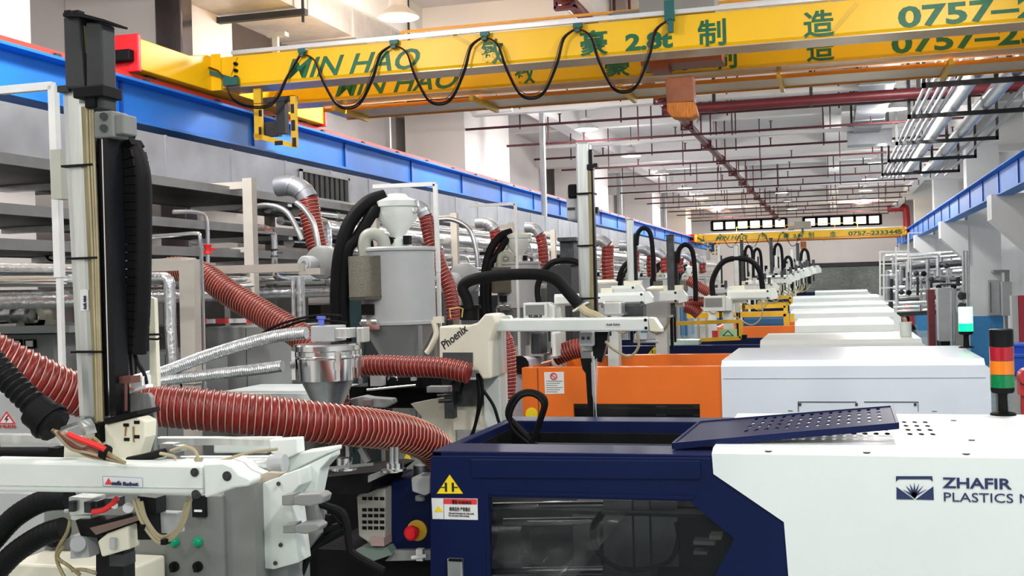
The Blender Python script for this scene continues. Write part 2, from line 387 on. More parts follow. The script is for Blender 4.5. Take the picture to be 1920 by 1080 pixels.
def crane():
    t = thing('bridge_crane', 'large yellow double girder bridge crane across the near ceiling', 'crane', (-1.8, YG+.8, CAMZ+2.4), 'yellow bridge cranes')
    girder(t, YG); girder(t, YG+1.38)
    yw = YG+1.85
    wk = part('walkway', MB().box(-6.6, 3.4, yw, yw+.75, CAMZ+2.44, CAMZ+2.47), mat('walkway_plate', (.60, .46, .30), .35, .15), t)
    part('edge_angle', MB().box(-6.6, 3.4, yw-.02, yw, CAMZ+2.42, CAMZ+2.47).box(-6.6, 3.4, yw+.75, yw+.77, CAMZ+2.42, CAMZ+2.52), mat('edge_orange', (.85, .3, .02), .4), wk)
    for k in range(6):
        x = -6.3+k*1.9
        part('bracket', MB().box(x, x+.05, yw-.4, yw+.76, CAMZ+2.37, CAMZ+2.435), yguard_m, t)
    for a_, b_ in (((446, 108), (434, 142)), ((850, 66), (908, 98)), ((1606, 6), (1562, 58))):
        part('face_strap', MB().bar(P(*a_, YG-.004), P(*b_, YG-.004), .006, .045), yguard_m, t)
    # handrail
    hy = YG+1.2; zr = CAMZ+3.24
    b = MB().box(-5.2, 1.2, hy, hy+.03, zr, zr+.03)
    part('handrail', b, mat('rail_orange', (.80, .38, .03), .4), t)
    for x in (-5.2, -2.6, 0, 1.17): part('handrail_post', MB().box(x, x+.03, hy, hy+.03, CAMZ+2.86, zr), MATS['rail_orange'], t)
    for sx, s in ((-7.36, 1), (3.68, -1)):
        e = part('end_carriage', MB().prismdir([(sx-.17, YG-1.5, CAMZ+2.46), (sx-.17, YG-1.5, CAMZ+2.80), (sx-.17, YG-.5, CAMZ+2.80), (sx-.17, YG-.1, CAMZ+2.88), (sx-.17, YG+2.2, CAMZ+2.88), (sx-.17, YG+2.6, CAMZ+2.80), (sx-.17, YG+3.1, CAMZ+2.80), (sx-.17, YG+3.1, CAMZ+2.46)], (.34, 0, 0)), yel_m, t, bevel=.01)
        for yb, dd in ((YG-1.5, -1), (YG+3.1, 1)):
            part('buffer_plate', MB().box(sx-.19, sx+.19, yb, yb+dd*.06, CAMZ+2.43, CAMZ+2.84), red_m, e, bevel=.01)
            part('rubber_buffer', MB().box(sx-.15, sx+.15, yb+dd*.06, yb+dd*.16, CAMZ+2.53, CAMZ+2.66), blk_m, e, bevel=.02)
        for yb in (YG-1.1, YG+2.7): part('wheel', MB().cyl((sx-.05, yb, CAMZ+2.5), (sx+.05, yb, CAMZ+2.5), .1), dsteel_m, e)
        part('splice_plate', MB().box(sx+s*.17, sx+s*.3, YG-.03, YG+1.85, CAMZ+2.46, CAMZ+2.9), yel_m, e)
        for z in (2.60, 2.68, 2.76): part('bolt', MB().cyl((sx+s*.5, YG-.05, CAMZ+z), (sx+s*.5, YG+.02, CAMZ+z), .022, 6), blk_m, e)
    # end stop box on top of the left end
    x0, x1 = XZ(341, 90, YG+1.9)[0], XZ(370, 90, YG+1.9)[0]
    s = part('end_box', MB().box(x0, x1, YG+1.6, YG+2.2, CAMZ+2.86, CAMZ+3.12), yel_m, t)
    part('side_panel', MB().prismdir([(x1, YG+1.6, CAMZ+3.12), (x1, YG+1.6, CAMZ+2.86), (x1+.42, YG+1.6, CAMZ+2.86), (x1+.42, YG+1.6, CAMZ+2.95)], (0, .5, 0)), mat('dull_red', (.38, .01, .02), .5), s)
    # C rail and festoon
    zt = CAMZ+2.87
    part('festoon_rail', MB().box(-6.9, 3.4, YG-.06, YG-.01, zt, zt+.045), mat('festoon_rail', (.75, .77, .80), .3, .5), t)
    hx = [XZ(p, 90, YG)[0] for p in (350, 570, 742, 912, 1086, 1258)]
    gh = mat('hanger_green', (.01, .12, .11), .5)
    for x in hx[1:]: part('cable_hanger', MB().box(x-.05, x+.05, YG-.07, YG-.02, zt-.05, zt-.005).box(x-.03, x+.03, YG-.09, YG-.02, zt-.10, zt-.05), gh, t)
    lows = [XZ(500, 203, YG)[1], XZ(655, 206, YG)[1], XZ(830, 198, YG)[1], XZ(1005, 187, YG)[1], XZ(1170, 176, YG)[1]]
    for (xa, xb), zl in zip(zip(hx, hx[1:]), lows):
        for k, (o, r) in enumerate(((0, .011), (.018, .009), (.05, .005))):
            z0 = zt-.06; zq = zl+o; xm = (xa+xb)/2; w = xb-xa
            if xa == hx[0]: pts = [(xa-.1, 0, z0), (xa+.45, 0, z0-.12), (xa+.65, 0, zq+.12), (xa+.95, 0, zq), (xa+1.2, 0, zq+.05), (xb-.18, 0, z0-.25), (xb, 0, z0)]
            else: pts = [(xa, 0, z0), (xa+w*.14+o*.3, 0, z0-.10), (xa+w*.22+o*.4, 0, (z0+zq)/2), (xa+w*.36, 0, zq+.07), (xm, 0, zq), (xa+w*.64, 0, zq+.07), (xa+w*.78-o*.4, 0, (z0+zq)/2), (xa+w*.86-o*.3, 0, z0-.10), (xb, 0, z0)]
            part('festoon_cable', MB().tube(smooth_path([(p[0], YG-.06-k*.018, p[2]) for p in pts], 5), r, 6), blkg_m if k < 2 else mat('cable_brown', (.12, .03, .01), .5), t)
    # cable tow arm and bracket with hazard frame at the left end
    part('tow_arm', MB().bar(P(365, 127, YG-.05), P(440, 150, YG-.05), .045).box(*sorted((XZ(425, 150, YG)[0], XZ(452, 150, YG)[0])), YG-.1, YG-.04, XZ(440, 162, YG)[1], XZ(440, 147, YG)[1]), gh, t)
    yb = YG+.1
    f = part('service_frame', MB().pbox(476, 165, 490, 262, yb, .05).prism([(476, 258), (490, 262), (553, 278), (553, 270), (490, 252), (476, 250)], yb, .05).pbox(545, 180, 555, 275, yb, .05), yguard_m, t)
    for q in ((485, 206, 490, 218), (485, 238, 490, 252), (545, 195, 551, 212), (546, 225, 553, 245), (548, 258, 555, 275), (515, 264, 530, 272)):
        part('hazard_stripe', MB().pbox(*q, yb-.006, .02), black_s, f)
    part('motor', MB().pbox(492, 181, 552, 190, yb+.05, .1).pbox(518, 190, 534, 250, yb+.06, .1).pbox(495, 228, 522, 255, yb+.12, .1), dgrey_m, f)
    # hoist trolley between the girders with its chain bag
    xh = XZ(1275, 180, YG+.9)[0]; ty = YG+.7
    part('trolley', MB().box(xh-.42, xh+.5, ty+.05, ty+.5, CAMZ+2.50, CAMZ+2.66).box(xh-.3, xh-.1, ty, ty+.3, CAMZ+2.42, CAMZ+2.5), mat('trolley_brown', (.26, .07, .04), .5), t)
    part('trolley_motor', MB().box(xh-.4, xh+.45, ty-.1, ty+.5, CAMZ+3.02, CAMZ+3.4).cyl((xh-.75, ty+.2, CAMZ+3.05), (xh-.42, ty+.2, CAMZ+3.05), .13), grey_m, t)
    cb = part('chain_bag', MB().pbox(1249, 143, 1300, 192, YG+.62, .26), brown_m, t, bevel=.015)
    part('bag_base', MB().prism([(1249, 191), (1301, 190), (1308, 214), (1295, 222), (1260, 220), (1251, 210)], YG+.62, .24), orbag_m, cb, bevel=.02)
    part('control_post', MB().pbox(1245, 0, 1264, 38, YG-.1, .06).pbox(1252, 35, 1262, 60, YG-.1, .05), gh, t)
    return t
cr = crane()
# girder gussets visible on the front face as slanting plates
far = copy_tree(cr, (-1.8+.05, 63.0, CAMZ+2.4-.35), 'small distant yellow bridge crane near the end wall')
# ---------------------------------------------------------------- lamps
bulb_m = mat('lamp_glow', (1, .98, .94), .5, emit=9, var=0)
shade_m = mat('lamp_shade', (.72, .72, .72), .35, .4)
def lamp(x, y, label):
    z = CAMZ+3.68
    t = thing('high_bay_lamp', label, 'ceiling lamp', (x, y, z), 'bell lamps hanging from the ceiling')
    part('shade', MB().lathe((x, y, z), [(.28, 0), (.285, .015), (.25, .05), (.15, .12), (.13, .16), (.13, .26), (.06, .30), (0, .30)], 24), shade_m, t)
    part('bulb', MB().lathe((x, y, z), [(0, .02), (.24, .03), (.262, .012)], 24), bulb_m, t)
    part('stem', MB().cyl((x, y, z+.3), (x, y, ZC), .012, 6), dgrey_m, t)
    return t
l0 = lamp(LAMP_ROWS[0], 14.4, 'large bell lamp glowing above the yellow crane at the top')
vis = [(LAMP_ROWS[0], y) for y in LAMP_Y[5:13]] + [(LAMP_ROWS[1], y) for y in LAMP_Y[5:13]]
for x, y in vis:
    side = 'over the robots' if x < 0 else 'over the white machine covers'
    row = LAMP_Y.index(y)-4
    copy_tree(l0, (x, y, CAMZ+3.68), 'white bell lamp %s, %s along its row beyond the crane' % (side, ORD[row]))
for i, y in enumerate((50, 56, 62)):
    copy_tree(l0, (-2.1, y, CAMZ+3.68), 'small bell lamp between the two main rows, %s of three near the end wall' % ORD[i])
# ---------------------------------------------------------------- sprinkler and fire pipes
main = thing('fire_main', 'thick dark red fire main running lengthwise under the ceiling', 'pipe', (-3.2, 10, CAMZ+3.65))
part('pipe', MB().cyl((-3.2, 10, CAMZ+3.65), (-3.2, 72, CAMZ+3.65), .09, 14), dred_m, main)
c0 = None
for k in range(14):
    y = 14+k*4.1; x = -3.2
    part('pipe_clamp', MB().box(x-.14, x-.11, y, y+.12, CAMZ+3.5, ZC).box(x+.11, x+.14, y, y+.12, CAMZ+3.5, ZC).box(x-.14, x+.14, y, y+.12, CAMZ+3.49, CAMZ+3.53).cyl((x, y-.05, CAMZ+3.65), (x, y+.17, CAMZ+3.65), .125, 12), dred_m, main)
o = thing('cross_main', 'thick dark red fire pipe crossing below the ceiling beside the hoist', 'pipe', (-3.2, 22.6, CAMZ+3.45))
part('pipe', MB().cyl((-3.2, 22.6, CAMZ+3.42), (4.2, 22.6, CAMZ+3.42), .1, 14), dred_m, o)
for x in (-2.2, -.35, 1.6, 3.2): part('hanger', MB().box(x-.03, x+.03, 22.55, 22.65, CAMZ+3.3, ZC), dgrey_m, o)
thin_m = mat('sprinkler_pipe', (.07, .016, .02), .5)
for k in range(15):
    y = 20.8+k*3.3
    where = '%s beyond the crane' % ORD[k]
    t = thing('sprinkler_pipe', 'thin dark red sprinkler pipe with hanger rods under ceiling, ' + where, 'pipe', (-2, y, CAMZ+3.55), 'sprinkler branch pipes')
    part('pipe', MB().cyl((-8.0, y, CAMZ+3.52), (3.0, y, CAMZ+3.52), .028, 8), thin_m, t)
    for j in range(5):
        x = -7+j*2.25+((k*37) % 10)*.06
        part('hanger_rod', MB().cyl((x, y, CAMZ+3.45), (x, y, ZC-.01), .018, 6), thin_m, t)
        part('sprinkler_head', MB().cyl((x+.9, y, CAMZ+3.53), (x+.9, y, CAMZ+3.72), .02, 6).cyl((x+.9, y, CAMZ+3.72), (x+.9, y, CAMZ+3.73), .05, 8), thin_m, t)
for k, y in enumerate((23.5, 30.0, 35.8, 47, 58)):
    single('cable_tray', 'pale grey cable tray hung across the ceiling, %s beyond crane' % ORD[k], 'cable tray', MB().box(-7.5, 2.2, y, y+.25, CAMZ+3.72, CAMZ+3.80), beam_m, 'ceiling cable trays')
# red riser at the end wall
rz = XZ(1700, 390, YW-1)[1]; rx = XZ(1700, 430, YW-1)[0]
single('fire_riser', 'red fire pipe turning down the end wall at the right', 'pipe', MB().tube(smooth_path([(rx-1.1, YW-1, rz), (rx-.3, YW-1, rz), (rx, YW-1, rz-.3), (rx, YW-1, CAMZ+.4)], 6), .22, 10), mat('fire_red', (.55, .03, .04), .4))
# ceiling ducts
def duct(name, label, x0, x1, y0, y1, z0, z1, n, group=None, m=galv_m):
    t = thing(name, label, 'duct', ((x0+x1)/2, y0, z0), group); L = (y1-y0)/n
    fl_ = .006 if n > 20 else .02
    for k in range(n):
        a = y0+k*L; b = MB().box(x0, x1, a+.006, a+L-.006, z0, z1)
        for yy in (a+.001, a+L-.016): b.box(x0-fl_, x1+fl_, yy, yy+.015, z0-fl_, z1+fl_)
        part('duct_section', b, m, t)
    return t
beige_duct = mat('duct_beige', (.55, .53, .51), .35, .3, var=.1)
d = duct('ceiling_duct', 'wide pale metal duct hung near the ceiling at upper left', -7.9, -6.75, 8, 21.5, CAMZ+3.75, CAMZ+4.3, 9, m=beige_duct)
for y in (13.6, 17.5, 20.9): part('hanger_bar', MB().box(-8.0, -6.6, y, y+.09, CAMZ+3.64, CAMZ+3.72).cyl((-6.65, y+.05, CAMZ+3.55), (-6.65, y+.05, ZC), .02, 6).cyl((-7.95, y+.05, CAMZ+3.55), (-7.95, y+.05, ZC), .02, 6), dgrey_m, d)
d = duct('ceiling_duct', 'silver air duct under the ceiling left of the right hand pipes', .55, 1.2, 19, 30.5, CAMZ+3.68, CAMZ+3.93, 9)
for y in (21.0, 24.5, 28.2): part('hanger_bar', MB().box(.45, 1.3, y, y+.08, CAMZ+3.60, CAMZ+3.66).box(.45, .5, y, y+.08, CAMZ+3.6, ZC).box(1.25, 1.3, y, y+.08, CAMZ+3.6, ZC), dgrey_m, d)
part('duct_elbow', MB().box(.4, 1.5, 30.5, 31.2, CAMZ+3.4, CAMZ+3.94), galv_m, d)
# lagged pipes high on the right with trapeze hangers
names = [('thick', 2.25, 3.28, .125), ('thick', 2.86, 3.28, .135)]
single('lagged_pipe', 'left one of two thick silver lagged pipes under the right ceiling', 'pipe', MB().cyl((2.25, 6, CAMZ+3.22), (2.25, 38, CAMZ+3.22), .125, 18), foil_m, 'lagged pipes under the ceiling')
single('lagged_pipe', 'right one of two thick silver lagged pipes under the right ceiling', 'pipe', MB().cyl((2.82, 6, CAMZ+3.22), (2.82, 38, CAMZ+3.22), .135, 18), foil_m, 'lagged pipes under the ceiling')
for k, x in enumerate((1.52, 1.64, 1.76, 1.88, 1.99)):
    single('thin_pipe', 'thin steel pipe left of the thick lagged pipes, %s from the outside' % ORD[k], 'pipe', MB().cyl((x, 8, CAMZ+3.12+.03*(k % 2)), (x, 38, CAMZ+3.12+.03*(k % 2)), .032, 8), steel_m, 'thin pipes under the ceiling')
for k, x in enumerate((3.15, 3.42)):
    single('thin_pipe', 'thin steel pipe right of the thick lagged pipes, %s of two' % ORD[k], 'pipe', MB().cyl((x, 8, CAMZ+3.12), (x, 38, CAMZ+3.12), .035, 8), steel_m, 'thin pipes under the ceiling')
for k, y in enumerate((19.3, 23.0, 27.5, 31.6, 35.7)):
    b = MB().box(1.42, 3.62, y, y+.08, CAMZ+3.0, CAMZ+3.08).box(1.42, 1.48, y, y+.08, CAMZ+3.0, ZC).box(3.56, 3.62, y, y+.08, CAMZ+3.0, ZC-.0).box(2.5, 2.56, y, y+.08, CAMZ+3.08, CAMZ+3.6)
    single('trapeze_hanger', 'dark steel trapeze hanger under the right ceiling pipes, %s from camera' % ORD[k], 'pipe hanger', b, dgrey_m, 'trapeze pipe hangers')
# light tubes and posts near the ceiling
single('tube_light', 'short fluorescent tube fitting hung beside the big pillar', 'light fitting', MB().bar(P(893, 212, 20), P(960, 205, 20), .06), white_s)
t = thing('ceiling_post', 'grey steel post with top plate behind the crane girder at left', 'post', P(518, 88, 14.4))
part('shaft', MB().pbox(513, 66, 523, 300, 14.4, .06), lgrey_m, t); part('top_plate', MB().pbox(500, 60, 534, 68, 14.38, .12), lgrey_m, t)
single('ceiling_post', 'slim grey post standing up beyond the runway left of the pillar', 'post', MB().pbox(723, 210, 731, 300, 20, .07), lgrey_m)
for i, px in enumerate((1018, 1160, 1243)):
    yy = (26, 44, 56)[i]
    single('rain_pipe', 'vertical grey drain pipe by the left pillars, %s from the camera' % ORD[i], 'pipe', MB().cyl((P(px, 300, yy).x, yy, 4), (P(px, 300, yy).x, yy, ZC), .07 if i == 0 else .11, 8), lgrey_m, 'drain pipes')
# ================================================================ moulding machines
def perforated(c, nu, nv, hole, th, skip=None, hv=1):
    """plate over 4 corners (u0v0,u1v0,u1v1,u0v1) with nu x nv cells, octagon holes"""
    c = [Vector(q) for q in c]; nrm = (c[1]-c[0]).cross(c[3]-c[0]).normalized()
    def pt(u, v): return c[0]*(1-u)*(1-v)+c[1]*u*(1-v)+c[2]*u*v+c[3]*(1-u)*v
    b = MB()
    for i in range(nu):
        for j in range(nv):
            q = [(i/nu, j/nv), ((i+1)/nu, j/nv), ((i+1)/nu, (j+1)/nv), (i/nu, (j+1)/nv)]
            if skip and skip(i, j):
                vs = [pt(*k) for k in q]; b.add([v for v in vs]+[v-nrm*th for v in vs], [(0, 1, 2, 3), (7, 6, 5, 4)]); continue
            cu, cv = (i+.5)/nu, (j+.5)/nv
            cc = pt(cu, cv); U = (pt(cu+.01, cv)-cc).normalized(); V = (pt(cu, cv+.01)-cc).normalized()
            outer = []; inner = []
            for k in range(8):
                a = math.pi/4*k
                du, dv = math.cos(a), math.sin(a); m = max(abs(du), abs(dv))
                outer.append(pt(cu+.5/nu*du/m, cv+.5/nv*dv/m)); inner.append(cc+(U*du+V*dv*hv)*hole)
            vs = outer+inner+[v-nrm*th for v in inner]+[v-nrm*th for v in outer]
            fs = []
            for k in range(8):
                n = (k+1) % 8
                fs += [(k, n, 8+n, 8+k), (8+k, 8+n, 16+n, 16+k), (16+k, 16+n, 24+n, 24+k)]
            b.add(vs, fs)
    return b
glass_m = mat('smoked_window', (.015, .018, .02), .06, alpha=.35, var=0)
inner_m = mat('machine_inside', (.05, .052, .055), .5, .3, var=.3)
film_m = mat('plastic_film', (.75, .77, .78), .18, var=.2, scale=5, alpha=.26, bump=.8, bscale=6)
# ---- machine 1, nearest
Y1 = 6.0
m1 = thing('injection_moulding_machine', 'nearest moulding machine, dark blue guard and white cover with emblem', 'machine', (0, Y1, 0), 'injection moulding machines')
xL, xJ = XZ(808, 950, Y1)[0], XZ(1335, 860, Y1)[0]; xR = 1.85; zT = CAMZ-.92; YB = 7.95
g = part('guard_panel', MB().prism([(808, 856), (1336, 860), (1338, 888), (1292, 940), (918, 932), (918, 1300), (806, 1300)], Y1, .04)
    .prism([(1338, 888), (1470, 978), (1480, 1100), (1330, 1100), (1377, 1010), (1292, 940)], Y1, .04).prism([(918, 1090), (1350, 1100), (1350, 1400), (918, 1400)], Y1, .04).prism([(1350, 1095), (1480, 1095), (1480, 1500), (1350, 1500)], Y1, .04), mblue_m, m1)
part('raised_panel', MB().prism([(882, 861), (1312, 864), (1314, 899), (884, 896)], Y1-.012, .012), mblue_m, g, bevel=.004)
part('rim', MB().box(xL, xJ+.02, Y1+.041, Y1+.36, zT-.05, zT).box(xL, xJ+.3, 7.45, 7.7, zT-.25, zT).box(xL, xL+.06, Y1+.041, 7.7, .6, zT-.003).box(xL+.06, xJ+.02, Y1+.36, Y1+.38, zT-.2, zT-.04), mblue_m, m1, bevel=.006)
part('rear_guard', MB().box(xL, xJ, 7.62, 7.7, .6, zT-.26), mblue_m, m1)
part('inner_panel', MB().box(xL+.07, xJ, 7.40, 7.44, .9, zT-.075).box(xL+.065, xL+.08, Y1+.4, 7.4, .9, zT-.05), blk_m, m1)
part('inner_tray', MB().box(xL+.07, xJ, Y1+.45, 7.4, zT-.42, zT-.40), inner_m, m1)
wn = part('window', MB().prism([(918, 932), (1292, 940), (1377, 1010), (1340, 1100), (918, 1100)], Y1+.02, .006), glass_m, m1, 'smoked see-through window')
part('window_trim', MB().pbox(911, 925, 918, 1100, Y1-.006, .02).pbox(918, 925, 1300, 932, Y1-.006, .01), mblue_m, m1)
part('inner_frame', MB().box(xL+.1, xJ+.6, 6.9, 7.0, .5, 1.62).box(xL+.1, xJ+.6, Y1+.3, 7.0, .9, 1.0), inner_m, m1)
part('mould_platen', MB().pbox(1075, 946, 1125, 1100, 6.6, .3).pbox(1132, 938, 1186, 1100, 6.5, .35).pbox(1190, 938, 1218, 1100, 6.52, .3).pbox(1222, 940, 1270, 1062, 6.56, .3), steel_m, m1)
part('tie_bar', MB().cyl(P(925, 948, 6.4), P(1132, 945, 6.4), .02).cyl(P(945, 979, 6.35), P(1132, 976, 6.35), .026).cyl(P(925, 1072, 6.35), P(1132, 1069, 6.35), .03), chrome_m, m1)
part('barrel', MB().cyl(P(925, 1025, 6.45), P(985, 1025, 6.45), .14), steel_m, m1)
fl = MB(); nx, ny = 26, 14; R.seed(3)
for j in range(ny+1):
    for i in range(nx+1):
        u, v = i/nx, j/ny; p = P(925+u*(260-120*v), 950+v*150, 6.25)
        p.y += .06*math.sin(u*9+v*4)+.05*math.sin(u*4-v*13)+R.uniform(-.012, .012); fl.v.append(tuple(p))
fl.f = [(j*(nx+1)+i, j*(nx+1)+i+1, (j+1)*(nx+1)+i+1, (j+1)*(nx+1)+i) for j in range(ny) for i in range(nx)]; fl.sm = [True]*len(fl.f)
part('plastic_sheet', fl, film_m, m1)
part('inner_hose', MB().tube(smooth_path([P(1115, 980, 6.3), P(1112, 1020, 6.25), P(1150, 1060, 6.2), P(1200, 1068, 6.2), P(1255, 1050, 6.2), P(1272, 1010, 6.25), P(1268, 980, 6.3)]), .014, 8).tube(smooth_path([P(1130, 962, 6.3), P(1112, 990, 6.3), P(1118, 1030, 6.3)]), .02, 8), blk_m, m1)
part('sensor_block', MB().pbox(1300, 1015, 1340, 1022, 6.3, .1).pbox(1330, 1004, 1352, 1012, 6.2, .1).pbox(1300, 1034, 1325, 1040, 6.3, .1), steel_m, m1)
part('hydraulic_block', MB().pbox(1270, 950, 1350, 1062, 6.6, .2), dgrey_m, m1)
part('cross_panel', MB().box(xL+.3, xJ+.2, 7.2, 7.26, 1.2, zT-.12), inner_m, m1)
# white cover
face = [(1335, 850), (1338, 888), (1470, 978), (1480, 1100), (1480, 1600)]
q = [XZ(x, y, Y1) for x, y in face]; zf = q[0][1]
q = q + [(xR, q[-1][1]), (xR, zf-.003)]
cov = part('cover', MB().prismxz(q, Y1-.012, YB-Y1+.012-.3).box(xJ, xR, YB-.32, YB-.3, .2, zf-.06), mwhite_m, m1)
cov.data.materials[0] = mwhite_m
# the prism top is replaced by a chamfer strip, plates and the perforated field
zc_ = zf+.02
part('cover_lip', MB().prismdir([(xJ, Y1-.012, zf-.004), (xJ, Y1+.07, zc_), (xJ, Y1+.07, zf-.02), (xJ, Y1, zf-.02)], (xR-xJ, 0, 0)), mwhite_m, cov)
px0, px1 = P(1405, 818, Z=zc_).x, P(1762, 818, Z=zc_).x
py0, py1 = P(1700, 818, Z=zc_).y, P(1700, 788, Z=zc_).y
tp = part('top_plate', MB().box(xJ, px0, Y1+.07, YB-.3, zf-.001, zc_).box(px1, xR, Y1+.07, YB-.3, zf-.001, zc_).box(px0, px1, Y1+.07, py0, zf-.001, zc_).box(px0, px1, py1, YB-.3, zf-.001, zc_), mwhite_m, cov)
hole_dark = part('vent_field', perforated([(px0, py0, zc_+.001), (px1, py0, zc_+.001), (px1, py1, zc_+.001), (px0, py1, zc_+.001)], 17, 4, .016, .004, lambda i, j: i == 13, hv=3.6), mwhite_m, cov)
part('vent_mesh', MB().box(px0+.01, px1-.01, py0+.01, py1-.01, zf-.0005, zc_-.006), blk_m, cov)
for (a, b_) in ((1440, 844), (1625, 845), (1812, 848)):
    p = P(a, b_, Z=zc_); part('screw', MB().cyl((p.x, Y1+.04, zf+.006), (p.x, Y1+.04, zf+.012), .02, 10), dgrey_m, cov)
for (a, b_) in ((1482, 771), (1752, 772), (1788, 789), (1822, 826)):
    p = P(a, b_, Z=zc_); part('screw', MB().cyl((p.x, p.y, zc_), (p.x, p.y, zc_+.004), .017, 10), dgrey_m, cov)
part('panel_joint', MB().box(xR-.001, xR+.001, Y1, Y1+.01, 1, 1.1), mwhite_m, cov)
# lettering and emblem
YT = Y1-.013
fit_text('ZHAFIR', 1767, 1897, 914, 20, YT, navy_t, cov, bold=.0016)
fit_text('PLASTICS MACHINERY', 1770, 2098, 939.5, 18, YT, navy_t, cov)
em = flat([(1680, 893), (1748, 893), (1749, 903), (1744, 898.5), (1685, 898.5), (1680, 903)], YT, navy_t, cov, 'emblem')
flat([(1681, 913), (1714, 936.5), (1681, 936)], YT, navy_t, em, 'emblem_corner'); flat([(1750, 912), (1751, 937.5), (1717, 936.5)], YT, navy_t, em, 'emblem_corner')
for tx_, ty_ in ((1693, 918), (1699, 911), (1706, 907), (1714.5, 905), (1723, 907), (1731, 911), (1738, 917)):
    flat([(tx_, ty_), (1711-(ty_-905)*.05, 931), (1715.5, 935), (1718+(ty_-905)*.05, 930)], YT-.0004, navy_t, em, 'emblem_ray')
# warning triangle, label, handle
tri = flat([(843, 890), (868, 925.5), (819, 925.5)], Y1, yel_s, g, 'warning_triangle')
b = MB()
for q_ in ((834, 905, 838, 922), (847, 905, 851, 922), (827, 913, 834, 915), (851, 913, 858, 915)): b.pbox(*q_, Y1-.005, .003)
part('press_symbol', b, black_s, tri)
flat([(843, 887.5), (871, 927), (816, 927)], Y1+.001, black_s, g, 'triangle_edge')
lb = flat([(809, 934), (895, 935), (896, 975), (811, 973)], Y1, white_s, g, 'warning_label')
def on_label(pts, m, nm): part(nm, MB().prism(pts, Y1-.0045, .002), m, lb)
on_label([(832, 935), (894, 936), (894, 946), (832, 945)], redp_s, 'label_header'); on_label([(822, 948), (831, 960), (814, 960)], yel_s, 'label_triangle')
on_label([(831, 934.5), (832, 934.5), (833, 974), (832, 974)], grey_m, 'label_line')
fit_text('警告 WARNING', 848, 884, 944, 6, Y1-.0045, black_s, lb); fit_text('模具压伤 严禁靠近', 843, 882, 957, 6, Y1-.003, dgrey_m, lb)
fit_text('Pinch point. Keep hands clear of the mould.', 842, 889, 963, 3, Y1-.003, dgrey_m, lb); fit_text('Do not open while running.', 842, 880, 967.5, 3, Y1-.003, dgrey_m, lb)
hd = part('handle', MB().pbox(839, 1048, 867, 1110, Y1-.03, .03), steel_m, g, bevel=.005)
part('handle_cap', MB().pbox(841, 1048, 866, 1053, Y1-.034, .004), blk_m, hd)
# propped perforated blue lid
c = [P(1262, 832, 6.2), P(1683, 794, 6.3), P(1672, 762, 7.0), P(1312, 791, 6.9)]
lid = thing('perforated_lid', 'dark blue perforated lid propped open on the nearest white cover', 'lid', c[0])
part('plate', perforated(c, 21, 5, .012, .006, lambda i, j: i < 6 or j in (0,) or i == 20, hv=3.2), mblue_m, lid)
b = MB()
for a, d_ in zip(c, c[1:]+c[:1]): b.bar(a+Vector((0, 0, -.012)), d_+Vector((0, 0, -.012)), .016, .035)
part('folded_edge', b, mblue_m, lid)
# signal tower
st = P(1881, 778, Z=zc_)
s_ = mpp(1881, st.y)
def tower(st, s_, label, glow=False):
    t = thing('signal_tower', label, 'signal light', st, 'stack lights on the machine covers')
    L = lambda prof: MB().lathe(st, [(r*s_, h*s_) for r, h in prof], 28)
    part('base', L([(0, 0), (23, 0), (23, 3), (19, 5), (9, 7), (8, 36), (9, 40), (19, 42), (21, 46), (21, 52), (0, 52)]), blk_m, t)
    em_ = 2.2 if glow else 0
    part('lens', L([(0, 52), (21.5, 52), (21.5, 76), (0, 76)]), mat('lens_green'+('_lit' if glow else ''), (.0, .95, .22) if glow else (.0, .20, .06), .15, emit=em_, coat=.6), t, 'green lens')
    part('lens', L([(0, 77), (21.5, 77), (21.5, 102), (0, 102)]), mat('lens_orange', (.85, .22, .01), .15, coat=.6) if not glow else mat('lens_clear', (.6, .95, .75), .2, emit=.8), t, 'orange lens' if not glow else 'clear lens')
    part('lens', L([(0, 103), (21.5, 103), (21.5, 128), (0, 128)]), mat('lens_red', (.42, .01, .025), .15, coat=.6) if not glow else MATS['lens_clear'], t, 'red lens' if not glow else 'clear lens')
    if not glow: part('top_cap', L([(0, 129), (21.5, 129), (21.5, 160), (19, 161.5), (0, 162)]), blkg_m, t)
    return t
tower(st, s_, 'stack light with red, orange and green lenses on nearest cover')
